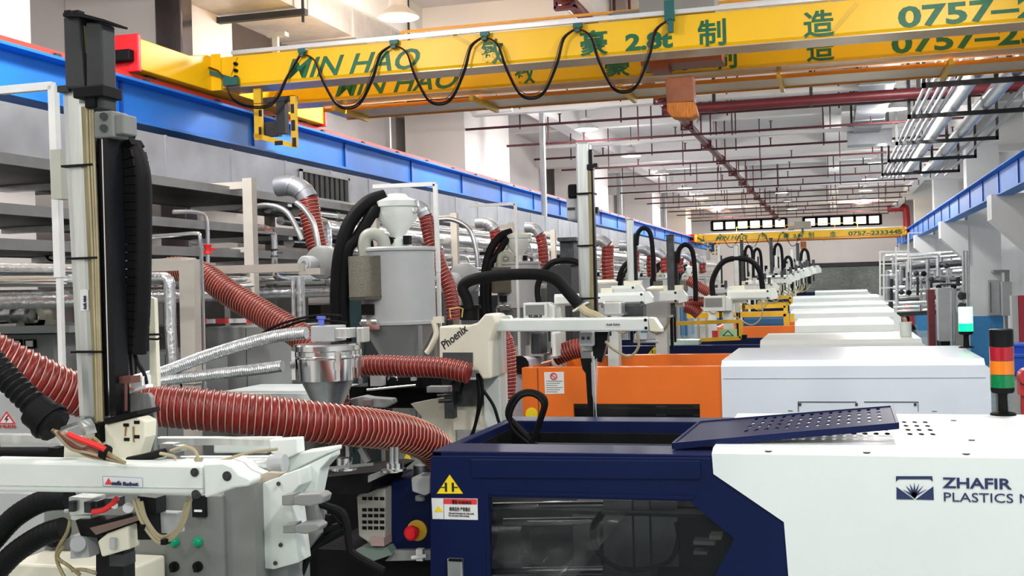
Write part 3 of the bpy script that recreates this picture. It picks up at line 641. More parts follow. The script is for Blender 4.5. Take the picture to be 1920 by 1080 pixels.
# ---- the other machines
def machine(Y, label, xl, xj, xr, yt, body, win=None, W=1.95, cut=.12, cm=None):
    X0, X1 = XZ(xl, yt, Y)[0], XZ(xj, yt, Y)[0]; X2 = XZ(xr, yt, Y)[0]; z = XZ(xj, yt, Y)[1]
    t = thing('injection_moulding_machine', label, 'machine', ((X0+X2)/2, Y, 0), 'injection moulding machines')
    zb = z-.05
    b = MB()
    if win:
        w0, w1 = XZ(win[0], win[1], Y)[0], XZ(win[2], win[1], Y)[0]; wz = XZ(win[0], win[1], Y)[1]
        b.box(X0, w0, Y, Y+.05, .2, zb).box(w1, X1, Y, Y+.05, .2, zb).box(w0, w1, Y, Y+.05, wz, zb).box(w0, w1, Y, Y+.05, .2, wz-.7)
        part('window', MB().box(w0, w1, Y+.02, Y+.03, wz-.7, wz), glass_m, t)
        part('inside', MB().box(w0-.1, w1+.1, Y+.5, Y+.6, .4, wz+.1).cyl((w0+.7, Y+.3, wz-.12), (w0+1.2, Y+.3, wz-.12), .05), inner_m, t)
        part('mould_fitting', MB().cyl((w0+.75, Y+.28, wz-.1), (w0+.84, Y+.28, wz-.1), .05).cyl((w0+1.1, Y+.28, wz-.1), (w0+1.2, Y+.28, wz-.1), .05), steel_m, t)
    else: b.box(X0, X1, Y, Y+.05, .2, zb)
    part('guard_panel', b, body, t)
    part('rim', MB().box(X0, X1, Y+.051, Y+.14, zb-.04, zb).box(X0, X1, Y+W-.25, Y+W-.1, .4, zb-.0).box(X0, X0+.06, Y+.051, Y+W-.1, .2, zb-.002), body, t)
    part('inner_floor', MB().box(X0+.06, X1, Y+.1, Y+W-.3, zb-.45, zb-.4), inner_m, t)
    c = part('cover', MB().prismdir([(X1, Y-.02, .3), (X1, Y-.02, z-.05), (X1, Y+.07, z), (X1, Y+W, z), (X1, Y+W, .3)], (X2-X1-cut, 0, 0))
        .prismdir([(X2-cut, Y-.02, .3), (X2-cut, Y-.02, z-.05), (X2-cut, Y+.07, z), (X2-cut, Y+W, z), (X2-cut, Y+W, .3)], (.001, 0, 0))
        .prismxz([(X2-cut, .3), (X2-cut, z-.05), (X2, z-.05-cut*.8), (X2, .3)], Y-.02, W), cm or mwhite_m, t, bevel=.012)
    part('cover_seam', MB().box(X1+.02, X2-cut, Y-.024, Y-.02, z-.16, z-.155), lgrey_m, c)
    return t, (X0, X1, X2, z, zb)
Y2 = 10.5
m2, d2 = machine(Y2, 'orange and white moulding machine right behind the nearest blue one', 978, 1352, 1856, 677, oran_m, (1075, 757, 1312, 786), W=2.0, cut=.04, cm=mwhite2_m)
stk = flat([(1020, 698), (1057, 697), (1058, 738), (1022, 739)], Y2, white_s, m2, 'notice')
rg = P(1038, 705.5, Y2-.004)
part('ban_sign', MB().lathe((rg.x, rg.y-.002, rg.z), [(.034, 0), (.034, -.002), (.024, -.002), (.024, 0)], 20, 'y').bar((rg.x-.022, rg.y-.003, rg.z+.02), (rg.x+.022, rg.y-.003, rg.z-.02), .006), redp_s, stk)
for k in range(6): part('text_line', MB().pbox(1024, 714+k*4, 1055-(k % 3)*5, 715.3+k*4, Y2-.0045, .002), grey_m, stk)
ys_ = P(997, 776, Y2)
part('lock_ring', MB().lathe((ys_.x, Y2, ys_.z), [(.06, 0), (.06, -.01), (.03, -.012), (.0, -.012)], 20, 'y'), yel_s, m2)
part('door_seam', MB().pbox(1008.5, 690, 1010, 800, Y2-.003, .003), mat('seam_dark', (.2, .05, .01), .6), m2)
part('access_frame', MB().pbox(1496, 753, 1606, 754.5, Y2-.024, .004).pbox(1620, 753, 1722, 754.5, Y2-.024, .004).pbox(1496, 753, 1497.5, 772, Y2-.024, .004).pbox(1721, 753, 1722, 772, Y2-.024, .004), dgrey_m, m2)
for a in (1500, 1606, 1716): part('screw', MB().pbox(a-2.5, 756, a+2.5, 761, Y2-.026, .006), dgrey_m, m2)
Y3 = 14.5
m3, d3 = machine(Y3, 'dark blue and white moulding machine, third from the camera', 1075, 1425, 1775, 639, mblue_m, cut=.28)
tr = flat([(1227, 650), (1241, 664), (1214, 664)], Y3, yel_s, m3, 'warning_triangle')
part('press_symbol', MB().pbox(1222, 656, 1224, 662, Y3-.006, .003).pbox(1229, 656, 1231, 662, Y3-.006, .003), black_s, tr)
part('glass_strip', MB().pbox(1236, 638, 1310, 647, Y3+.3, .3), mat('pale_green_glass', (.55, .78, .68), .2), m3)
Y4 = 18.6
m4, d4 = machine(Y4, 'orange moulding machine with light blue panel, fourth from the camera', 1340, 1490, 1691, 605, oran_m)
part('blue_panel', MB().pbox(1394, 598, 1470, 612, Y4+.9, .1), mblue2_m, m4)
m5, d5 = machine(23.4, 'white covered moulding machine with blue guard, fifth from the camera', 1330, 1482, 1689, 584, mblue2_m)
m6, d6 = machine(28.4, 'white covered machine behind the yellow guard frames, sixth from the camera', 1340, 1480, 1671, 570, mblue_m)
m7, d7 = machine(35.5, 'white covered machine behind the hazard striped guard, seventh from the camera', 1370, 1484, 1656, 557, mblue_m)
m8, d8 = machine(45, 'far machine with pale green tinted cover, eighth from the camera', 1462, 1528, 1633, 546, mblue_m)
single('control_console', 'small white control box on the far machine cover', 'control box', MB().pbox(1637, 555, 1655, 566, 36.2, .3), white_s)
gp = P(1812, 652, Z=d2[3]); tower(gp, mpp(1812, gp.y)*.6, 'slim stack light glowing green on the orange machine cover', True)
single('white_bucket', 'small translucent white bucket standing on the third machine cover', 'bucket', MB().lathe((P(1700, 626, Y3+.4).x, Y3+.6, d3[3]+.001), [(0, 0), (.07, 0), (.075, .17), (.08, .18), (.072, .18), (.066, .01), (0, .01)], 20), mat('bucket_white', (.78, .85, .78), .4))
# guard frames
def gframe(label, Y, top, pts, hz=False, bar=.07):
    t = thing('guard_frame', label, 'guard frame', P(*pts[0], Y), 'yellow guard frames')
    for a, b_ in zip(pts, pts[1:]): part('frame_bar', MB().bar(P(*a, Y), P(*b_, Y), bar), yguard_m, t)
    return t
f1 = gframe('yellow guard frame with green warning plate on the third machine', 15.4, 0, [(1258, 607), (1389, 602), (1389, 634), (1315, 637)], bar=.05)
sg = part('warning_plate', MB().pbox(1348, 617, 1382, 633, 15.38, .01), mat('plate_green', (.50, .80, .42), .5), f1)
part('sign_triangle', MB().prism([(1365, 619), (1376, 630), (1354, 630)], 15.374, .004), black_s, sg); part('sign_inner', MB().prism([(1365, 621.5), (1372.5, 629), (1357.5, 629)], 15.370, .004), MATS['plate_green'], sg)
part('red_tag', MB().pbox(1335, 620, 1346, 633, 15.38, .02), redp_s, f1)
part('black_switch', MB().pbox(1391, 628, 1400, 636, 15.3, .08), blk_m, f1)
gframe('yellow guard frame in front of the light blue panel', 19.2, 0, [(1288, 592), (1474, 588), (1476, 625)], bar=.09)
gframe('yellow guard frame with twin posts behind the orange machine', 22.6, 0, [(1364, 577), (1473, 573), (1474, 612), (1486, 612), (1485, 588)], bar=.08)
f4 = gframe('hazard striped guard frame farthest among the yellow frames', 27.6, 0, [(1420, 559), (1483, 557), (1483, 569), (1420, 570)], bar=.08)
for k in range(6): part('hazard_stripe', MB().prism([(1422+k*10, 562), (1427+k*10, 562), (1431+k*10, 566), (1426+k*10, 566)], 27.54, .05), black_s, f4)
# ================================================================ hoses
def ribbed(name, label, cat, pts, r, group=None, pitch=.03, mt=None, amp=.06, wire=True, n=20, wm=None, per=10):
    path = resample(smooth_path(pts, per), pitch/6)
    t = thing(name, label, cat, path[0], group)
    part('hose_wall', MB().tube(path, r, n, True, True, lambda i: r*(1-amp*(math.cos(i*math.pi/3)*.5+.5))), mt or sred_m, t)
    if wire:
        # the wire coil stands a little proud between the folds
        pts2 = []; prev = None
        for i, p in enumerate(path):
            tn = (path[min(i+1, len(path)-1)]-path[max(i-1, 0)]).normalized()
            u = tn.cross(Vector((0, 0, 1)) if abs(tn.z) < .9 else Vector((1, 0, 0))).normalized() if prev is None else (prev-tn*prev.dot(tn)).normalized()
            prev = u; v = tn.cross(u)
            for k in range(2):
                a = 2*math.pi*((i+k*.5)/6)
                q = p if k == 0 or i == len(path)-1 else p.lerp(path[i+1], .5)
                pts2.append(q+(u*math.cos(a)+v*math.sin(a))*r*1.005)
        part('wire_coil', MB().tube(pts2, r*.032, 4, False), wm or wire_m, t)
    return t
def PL(seq, Y): return [P(a, b, (y[0] if y else Y)) for a, b, *y in seq]
G = 'red silicone hoses'
big = ribbed('duct_hose', 'thick red ribbed hose sweeping across the foreground to the blue guard', 'hose', PL([(-60, 640, 4.6), (0, 672, 4.7), (60, 703, 4.8), (130, 735, 4.95), (200, 752, 5.1), (290, 760, 5.2), (400, 770, 5.3), (520, 783, 5.45), (640, 797, 5.7), (720, 806, 6.0), (775, 818, 6.25), (812, 838, 6.45), (832, 868, 6.6), (838, 910, 6.65)], 0), .110, G, pitch=.036)
ribbed('duct_hose', 'red ribbed hose slanting down from the beige frame behind the steel hopper', 'hose', PL([(285, 515, 8.4), (330, 505, 8.4), (380, 515, 8.3), (430, 550, 8.2), (500, 592, 8.1), (560, 628, 8.0), (600, 665, 7.9), (620, 700, 7.8)], 0), .105, G)
ribbed('duct_hose', 'horizontal red ribbed hose below the grey hopper dryer cone', 'hose', PL([(640, 690), (700, 685), (760, 687), (830, 690), (880, 700)], 7.6), .075, G)
ribbed('duct_hose', 'red ribbed hose behind the stainless hopper, dropping to the machine', 'hose', PL([(600, 660), (618, 700), (628, 750), (630, 790)], 7.9), .11, G)
ribbed('duct_hose', 'red ribbed hose beside the white robot column above orange guard', 'hose', PL([(925, 620), (945, 640), (950, 690), (948, 740), (940, 800)], 9.4), .085, G)
ribbed('duct_hose', 'short red ribbed hose lying behind the gripper arm', 'hose', PL([(1040, 668), (1075, 655), (1105, 652)], 11.2), .10, G)
ribbed('duct_hose', 'red ribbed hose on far left beside the black cable chain', 'hose', PL([(205, 315), (210, 400), (216, 490), (220, 560), (222, 610)], 6.5), .032, G)
# ---------------------------------------------------------------- pipe rack on the left
duct('supply_duct', 'long silver supply duct running below the blue runway', -6.75, -6.25, 2.2, 60, CAMZ+1.10, CAMZ+1.56, 46)
g_ = MB(); gx0, gy = 660, 345
t = single('air_grille', 'dark louvred grille set in the silver supply duct', 'vent', MB().box(-6.245, -6.22, 12.6, 12.65, CAMZ+1.15, CAMZ+1.5).box(-6.245, -6.22, 14.0, 14.05, CAMZ+1.15, CAMZ+1.5).box(-6.245, -6.22, 12.6, 14.05, CAMZ+1.15, CAMZ+1.18).box(-6.245, -6.22, 12.6, 14.05, CAMZ+1.47, CAMZ+1.5), lgrey_m)
for k in range(9): part('louvre', MB().box(-6.25, -6.225, 12.7+k*.15, 12.78+k*.15, CAMZ+1.18, CAMZ+1.47), dgrey_m, t)
for k, (z, x0, x1) in enumerate(((.98, -6.9, -5.7), (.62, -6.9, -5.7), (.36, -6.6, -5.6))):
    t = thing('cable_shelf', ('wide perforated tray of the left rack, %s from the top' % ORD[k]), 'shelf', (x0, 3, CAMZ+z), 'trays of the left rack')
    part('tray', MB().box(x0, x1, 3, 13.5, CAMZ+z, CAMZ+z+.015), mat('tray_dark', (.10, .11, .11), .5, .4, var=.3, scale=3), t)
    part('side_rail', MB().box(x1, x1+.03, 3, 13.5, CAMZ+z-.01, CAMZ+z+.07).box(x0-.03, x0, 3, 13.5, CAMZ+z-.01, CAMZ+z+.05), mat('tray_rail', (.28, .29, .29), .45, .5), t)
    part('cross_channel', MB().box(x0, x1, 5.5, 5.62, CAMZ+z-.05, CAMZ+z-.001).box(x0, x1, 8.2, 8.3, CAMZ+z-.05, CAMZ+z-.001).box(x0, x1, 11.2, 11.3, CAMZ+z-.05, CAMZ+z-.001), steel_m, t)
    part('loose_wire', MB().tube(smooth_path([(x1-.2+.05*math.sin(i*1.3+k), 3+i*1.1, CAMZ+z+.03+.015*math.sin(i*2.1)) for i in range(10)], 4), .012, 6).tube(smooth_path([(x1-.1+.05*math.sin(i*1.7+k), 3+i*1.1, CAMZ+z+.04) for i in range(10)], 4), .015, 6), steel_m, t)
R.seed(11)
rack = [(-5.75, .90, .055), (-5.95, .80, .05), (-5.6, .72, .085), (-5.85, .56, .07), (-5.55, .47, .05), (-6.1, .95, .06), (-5.7, .30, .08), (-5.5, .22, .035), (-5.9, .16, .06), (-5.5, .13, .045), (-5.65, .0, .07), (-6.0, .36, .07)]
for k, (x, z, r) in enumerate(rack):
    y0 = 11.5 if (z > .25) else 3.0
    if z == .13: y0 = 1.5
    t = thing('process_pipe', 'silver lagged pipe of the left rack, %s counted in the stack' % ORD[k], 'pipe', (x, y0, CAMZ+z), 'lagged pipes of the left rack')
    part('pipe', MB().cyl((x, y0, CAMZ+z), (x, 58, CAMZ+z), r, 14), foil_m if k % 3 else chrome_m, t)
    b = MB(); y = y0+1+k*.17
    while y < 40: b.cyl((x, y, CAMZ+z), (x, y+.06, CAMZ+z), r*1.12, 12); y += 2.3
    part('pipe_band', b, steel_m, t)
for k in range(14):
    y = 9.9+k*3.1
    b = MB().box(-5.52, -5.42, y, y+.1, 0, CAMZ+1.12).box(-6.95, -6.85, y, y+.1, 0, CAMZ+1.08).box(-6.86, -5.51, y+.02, y+.08, CAMZ+1.02, CAMZ+1.09).box(-6.86, -5.51, y+.02, y+.08, CAMZ+.40, CAMZ+.45).box(-6.86, -5.51, y+.02, y+.08, CAMZ+.05, CAMZ+.09)
    single('rack_frame', 'beige steel frame of the left pipe rack, %s from the camera' % ORD[k], 'rack frame', b, beige_m, 'frames of the left pipe rack')
# white outline frames above the duct
for i, (pts, Y) in enumerate((([(0, 170), (100, 161), (112, 520)], 5.6), ([(700, 350), (816, 345), (822, 510)], 9.4), ([(880, 386), (966, 382), (968, 430)], 14))):
    b = MB(); q = PL(pts, Y)
    for a, c_ in zip(q, q[1:]): b.bar(a, c_, .035 if i != 0 else .045)
    b.bar(q[-1], (q[-1].x, q[-1].y, 0), .03)
    single('curtain_frame', ('thin white square tube frame crossing the blue runway, ' + ('at far left', 'above the near dryer', 'above the second dryer')[i]), 'frame', b, white_s)
t = single('grey_switch_box', 'narrow beige box fixed to the white frame left of the robot column', 'box', MB().pbox(95, 280, 114, 373, 5.4, .1), mat('box_beige', (.45, .46, .40), .5))
# beige foreground stand with pipe
t = thing('beige_stand', 'beige square tube stand crossing behind the robot column', 'stand', P(350, 690, 7.6))
part('top_beam', MB().pbox(-80, 491, 352, 514, 7.6, .12), beige_m, t)
part('rear_beam', MB().pbox(352, 497, 560, 512, 8.6, .12).pbox(560, 503, 600, 515, 8.9, .1), beige_m, t)
part('post', MB().prism([(335, 490), (364, 486), (366, 720), (340, 720)], 7.58, .13).pbox(25, 500, 45, 515, 7.55, .05).box(P(352, 700, 7.6).x-.05, P(352, 700, 7.6).x+.05, 7.6, 7.7, 0, P(352, 700, 7.6).z+.2), beige_m, t)
t = thing('lagged_riser', 'foil lagged pipe turning down beside the beige stand', 'pipe', P(315, 600, 7.2))
part('pipe', MB().tube(smooth_path(PL([(-60, 527), (100, 525), (230, 523), (295, 521), (314, 524), (318, 545), (320, 620), (325, 700), (330, 800)], 7.2), 6), .042, 14), foil_m, t)
single('thin_conduit', 'thin chrome conduit bending down in front of the rack', 'pipe', MB().tube(smooth_path(PL([(255, 445), (320, 441), (366, 438), (375, 446), (378, 500), (381, 600), (383, 700), (384, 790)], 7.0), 6), .014, 8), chrome_m)
single('red_white_tape', 'red and white striped barrier bar behind the slanting hose', 'tape', MB().pbox(362, 598, 480, 606, 9.4, .04), white_s)
tp_ = bpy.data.objects['red_white_tape']
for a in (362, 404, 462): part('red_band', MB().pbox(a, 597.5, a+22, 606.5, 9.37, .05), redp_s, tp_)
# cabinets at floor level on the left
cb = thing('gauge_cabinet', 'grey control cabinet with square gauges at the far left', 'cabinet', P(40, 700, 7.9))
part('body', MB().box(XZ(-120, 700, 7.9)[0], XZ(103, 700, 7.9)[0], 7.9, 8.7, 0, XZ(40, 627, 7.9)[1]), grey_m, cb, bevel=.01)
part('top_tray', MB().pbox(-120, 612, 130, 626, 7.8, .9), lgrey_m, cb)
for a in (-3, 28, 54):
    gg = part('gauge', MB().pbox(a-9, 637, a+10, 653, 7.87, .03), blk_m, cb); part('gauge_face', MB().pbox(a-6, 639, a+7, 650, 7.862, .01), white_s, gg)
t = thing('chiller_pump', 'cream ringed pump with steel flanges left of the robot column', 'pump', P(60, 600, 8.0))
p = P(72, 596, 8.0)
part('volute', MB().lathe((p.x, p.y, p.z), [(.045, -.05), (.11, -.05), (.13, 0), (.11, .05), (.045, .05)], 26, 'y').pbox(30, 600, 100, 614, 7.95, .12), cream_m, t)
part('flange_shaft', MB().cyl(P(-40, 592, 7.9), P(60, 590, 7.9), .045).cyl(P(20, 590, 7.9), P(28, 590, 7.9), .07).cyl(P(50, 590, 7.9), P(56, 590, 7.9), .075).cyl(P(-10, 585, 7.9), P(-4, 585, 7.9), .07), steel_m, t)
t = thing('handwheel', 'small black valve handwheel left of the robot column', 'valve wheel', P(98, 474, 8.0)); p = P(98, 474, 8.0)
part('wheel', MB().tube([(p.x+.065*math.cos(a*math.pi/12), p.y, p.z+.065*math.sin(a*math.pi/12)) for a in range(25)], .009, 8), blk_m, t)
b = MB()
for a in range(5): b.cyl(p, (p.x+.063*math.cos(a*1.2566), p.y, p.z+.063*math.sin(a*1.2566)), .006, 6)
part('spoke', b.cyl((p.x, p.y, p.z), (p.x, p.y+.6, p.z), .01, 6), blk_m, t)
for i, (q_, Y, m_, lab) in enumerate((((385, 612, 545, 900), 9.5, grey_m, 'tall grey machine cabinet behind the braided hoses'), ((255, 660, 372, 900), 9.0, lgrey_m, 'light grey cabinet behind the cream upright'), ((-120, 735, 120, 950), 5.6, lgrey_m, 'grey cabinet with a hazard sign below the red hose'), ((545, 600, 668, 780), 10.5, dgrey_m, 'dark cabinet behind the stainless hopper'))):
    t = thing('grey_cabinet', lab, 'cabinet', P(q_[0], q_[3], Y)); part('body', MB().box(XZ(q_[0], q_[1], Y)[0], XZ(q_[2], q_[1], Y)[0], Y, Y+.7, 0, XZ((q_[0]+q_[2])/2, q_[1], Y)[1]), m_, t, bevel=.01)
    part('door_seam', MB().pbox((q_[0]+q_[2])/2-1, q_[1]+4, (q_[0]+q_[2])/2, q_[3], Y-.003, .003), dgrey_m, t)
    if i == 2:
        s = flat([(12, 771), (29, 795), (-5, 795)], Y, redp_s, t, 'hazard_sign'); part('sign_field', MB().prism([(12, 776), (24, 793), (0, 793)], Y-.005, .002), white_s, s)
        part('bolt_symbol', MB().prism([(13, 779), (8, 787), (12, 787), (10, 792), (16, 785), (12, 785), (15, 779)], Y-.008, .003), dred_m, s)
        fit_text('有电危险', -4, 31, 802, 5, Y, redp_s, t)
    if i == 1:
        for a in (330, 346): part('vent_slot', MB().pbox(a, 716, a+12, 736, Y-.004, .004), blk_m, t)
single('white_machine_top', 'white machine cover seen behind the stainless hopper', 'cover', MB().pbox(395, 738, 590, 790, 8.6, .9), mwhite_m)
for k in range(12):
    y = 4.5+k*2.7
    t = thing('equipment_cabinet', 'grey equipment cabinet standing behind the left pipe rack, %s from the camera' % ORD[k], 'cabinet', (-8, y, 0), 'cabinets behind the pipe rack')
    part('body', MB().box(-9.0, -7.3, y, y+2.3, 0, 2.95-.15*(k % 3)), (grey_m, dgrey_m, box_m)[k % 3], t); part('door_seam', MB().box(-7.3, -7.295, y+1.1, y+1.12, .2, 2.6), blk_m, t)
    part('vent_panel', MB().box(-7.3, -7.28, y+.2, y+.9, 1.9, 2.4), dsteel_m, t)
for k, q in enumerate((((555, 380), (570, 392), (588, 420), (598, 470)), ((820, 412), (850, 412), (880, 430), (893, 470), (896, 500)), ((450, 395), (500, 385), (540, 400), (566, 450)), ((20, 372), (60, 362), (110, 360)))):
    single('flexible_conduit', 'silver flexible conduit arching out of the left rack, %s one' % ORD[k], 'conduit', MB().tube(smooth_path(PL(q, 10.2 if k != 1 else 12.5), 6), .028, 10), steel_m, 'flexible conduits of the rack')
for k, q in enumerate((((300, 690), (440, 652), (520, 610), (590, 592), (640, 592)), ((455, 640), (520, 618), (580, 600), (650, 606)))):
    single('black_cable', 'thin black cable sagging above the braided hoses, %s' % ('upper' if k == 0 else 'lower'), 'cable', MB().tube(smooth_path(PL(q, 7.0), 6), .01, 6), blk_m)
for k, (x, r, Yq) in enumerate(((562, .045, 10.4), (548, .02, 10.2), (640, .03, 10.2), (424, .03, 10.6))):
    pt = P(x, 500, Yq); single('upright_pipe', 'upright silver pipe between the rack and the hopper, %s from left' % ('third', 'second', 'fourth', 'first')[k], 'pipe', MB().cyl((pt.x, Yq, 0), (pt.x, Yq, P(x, 520, Yq).z), r, 12), foil_m, 'upright pipes by the rack')
R.seed(21)
for k in range(12):
    y = 9.0+k*1.25; x = -5.38; z0 = .05+R.random()*.15; z1 = .45+R.random()*.4
    t = thing('riser_pipe', 'small elbowed riser pipe on the front of the left rack, %s from the camera' % ORD[k], 'pipe', (x, y, CAMZ+z0), 'small risers on the left rack')
    part('pipe', MB().tube(smooth_path([(x-.15, y-.3, CAMZ+z1), (x-.04, y-.1, CAMZ+z1), (x, y, CAMZ+z1-.08), (x, y, CAMZ+z0+.1), (x, y+.1, CAMZ+z0), (x, y+.8, CAMZ+z0)], 4), .018+.014*(k % 3), 8), (steel_m, chrome_m, foil_m, blk_m)[k % 4], t)
    part('valve', MB().lathe((x, y, CAMZ+(z0+z1)/2), [(0, -.05), (.04, -.04), (.025, 0), (.04, .04), (0, .05)], 10).box(x, x+.09, y-.008, y+.008, CAMZ+(z0+z1)/2-.006, CAMZ+(z0+z1)/2+.006), dsteel_m if k % 2 else wred_m, t)
single('teal_cabinet', 'dark teal cabinet standing directly left of the near dryer', 'cabinet', MB().box(P(648, 560, 9.8).x, P(682, 560, 9.8).x, 9.8, 10.2, 0, P(665, 532, 9.8).z), mat('dark_teal', (.01, .035, .04), .4), bevel=.01)
single('red_roof_cabinet', 'low dark red cabinet glimpsed between hose and hopper', 'cabinet', MB().pbox(640, 760, 700, 800, 8.4, .3), dgrey_m)
# ---------------------------------------------------------------- duct drops and blowers
def drop(label, Y, elbow, hose, r):
    t = thing('duct_drop', label, 'duct elbow', P(*elbow[0], Y), 'silver elbows leaving the supply duct')
    part('elbow', MB().tube(smooth_path(PL(elbow, Y), 6), r, 14), galv_m, t)
    b = MB()
    q = PL(elbow, Y)
    for a, c_ in zip(q[1:-1], q[2:]): b.cyl(a, a+(c_-a).normalized()*.025, r*1.06, 14)
    part('seam_ring', b, steel_m, t)
    return ribbed('duct_hose', label.replace('silver elbow', 'red hose').replace(' of tall bare column',''), 'hose', PL(hose, Y), r*1.02, G, pitch=.03*max(1, Y/9), n=14)
drop('silver elbow over the grey blower left of the black hoses', 10.5, [(520, 350), (545, 348), (567, 358), (578, 374)], [(578, 372), (586, 420), (597, 468)], .105)
drop('silver elbow just right of the near dryer loader', 9.6, [(782, 388), (792, 394), (798, 406)], [(799, 406), (808, 450), (822, 490), (845, 545), (852, 600)], .065)
drop('silver elbow left of the second dryer loader', 16.5, [(893, 418), (910, 418), (922, 424), (928, 432)], [(928, 432), (931, 450), (934, 475)], .09)
drop('silver elbow right of the second dryer loader', 16, [(985, 427), (1002, 428), (1012, 440)], [(1013, 440), (1018, 465), (1020, 500)], .075)
for i, (x, y, y1, Y) in enumerate(((1140, 460, 525, 20), (1190, 470, 510, 24), (1222, 476, 520, 26), (1247, 482, 512, 29), (1275, 484, 512, 32), (1300, 488, 512, 36), (1318, 492, 512, 39))):
    drop('silver elbow above the distant robots, %s to the right of tall bare column' % ORD[i], Y, [(x-30+i*2, y-9), (x-12, y-8), (x, y+1)], [(x, y), (x-1, (y+y1)/2), (x+1, y1)], .11)
t = ribbed('duct_hose', 'red ribbed hose slanting down right of the far black column', 'hose', PL([(1290, 525), (1310, 537), (1335, 552)], 18), .08, G)
ribbed('duct_hose', 'pair partner of pink red hose near the small white screen', 'hose', PL([(1285, 570), (1305, 566), (1320, 566)], 15), .07, G)
ribbed('duct_hose', 'pink red hose bending below its partner near small white screen', 'hose', PL([(1285, 575), (1300, 580), (1312, 590)], 15), .08, G)
def blower(label, x, y, Y, r):
    c = P(x, y, Y); t = thing('air_blower', label, 'blower', c, 'grey process blowers')
    part('housing', MB().lathe(c, [(0, -r*.5), (r*.8, -r*.5), (r, -r*.35), (r, r*.25), (r*.8, r*.4), (0, r*.4)], 26, 'y'), grey_m, t)
    c2 = c+Vector((-r*.55, -r*.5, -r*.1))
    part('motor', MB().lathe(c2, [(0, -r*.9), (r*.42, -r*.9), (r*.5, -r*.8), (r*.5, 0)], 20, 'y').lathe(c2+Vector((0, -r*.9, 0)), [(r*.3, 0), (r*.3, -r*.08), (r*.18, -r*.08), (r*.18, 0)], 16, 'y'), lgrey_m, t)
    part('outlet', MB().cyl(c+Vector((r*.4, 0, 0)), c+Vector((r*1.3, 0, -.0)), r*.3), grey_m, t)
blower('grey blower below the red hose left of the near dryer', 606, 492, 9.9, .16)
blower('grey blower behind the arched black hose', 872, 522, 10.5, .15)
# braided hoses into the stainless hopper
for lab, pts, r in (('upper silver braided hose running to the stainless hopper', [(180, 735), (300, 700), (380, 670), (460, 645), (520, 630), (575, 624)], .042), ('lower silver braided hose running to the stainless hopper', [(180, 742), (300, 715), (400, 702), (470, 694), (530, 686)], .038)):
    ribbed('braided_hose', lab, 'hose', PL(pts, 6.6), r, 'silver braided hoses', pitch=.016, mt=foil_m, amp=.12, wire=False, n=14)
# stainless hopper
c = P(614, 700, 6.9); m_ = mpp(614, 6.9)
t = thing('stainless_hopper', 'shiny stainless hopper with side clips below the grey receiver', 'hopper', c)
part('drum', MB().lathe(c, [(0, 56*m_), (60*m_, 56*m_), (63*m_, 53*m_), (63*m_, 44*m_), (57*m_, 42*m_), (57*m_, 34*m_), (60*m_, 33*m_), (60*m_, 30*m_), (56*m_, 28*m_), (54*m_, -12*m_), (0, -12*m_)], 40), chrome_m, t)
part('cone', MB().lathe(c, [(50*m_, -12*m_), (18*m_, -80*m_), (16*m_, -110*m_)], 32), steel_m, t)
for a in (3.5, 5.5, .2): 
    x_, y_ = c.x+math.cos(a)*61*m_, c.y+math.sin(a)*61*m_
    part('clip', MB().box(x_-.014, x_+.014, y_-.014, y_+.014, c.z-10*m_, c.z+44*m_).box(x_-.02, x_+.02, y_-.02, y_+.02, c.z+10*m_, c.z+24*m_), chrome_m, t)
part('receiver_box', MB().pbox(582, 611, 626, 641, 6.8, .2), lgrey_m, t, bevel=.008)
part('valve_block', MB().pbox(624, 615, 656, 634, 6.82, .1).pbox(668, 614, 682, 642, 6.9, .1), alum_m, t, bevel=.004)
part('blue_knob', MB().cyl(P(602, 611, 6.85), P(602, 598, 6.85), .02).cyl(P(602, 598, 6.85), P(602, 593, 6.85), .03), mat('knob_blue', (.15, .2, .75), .4), t)
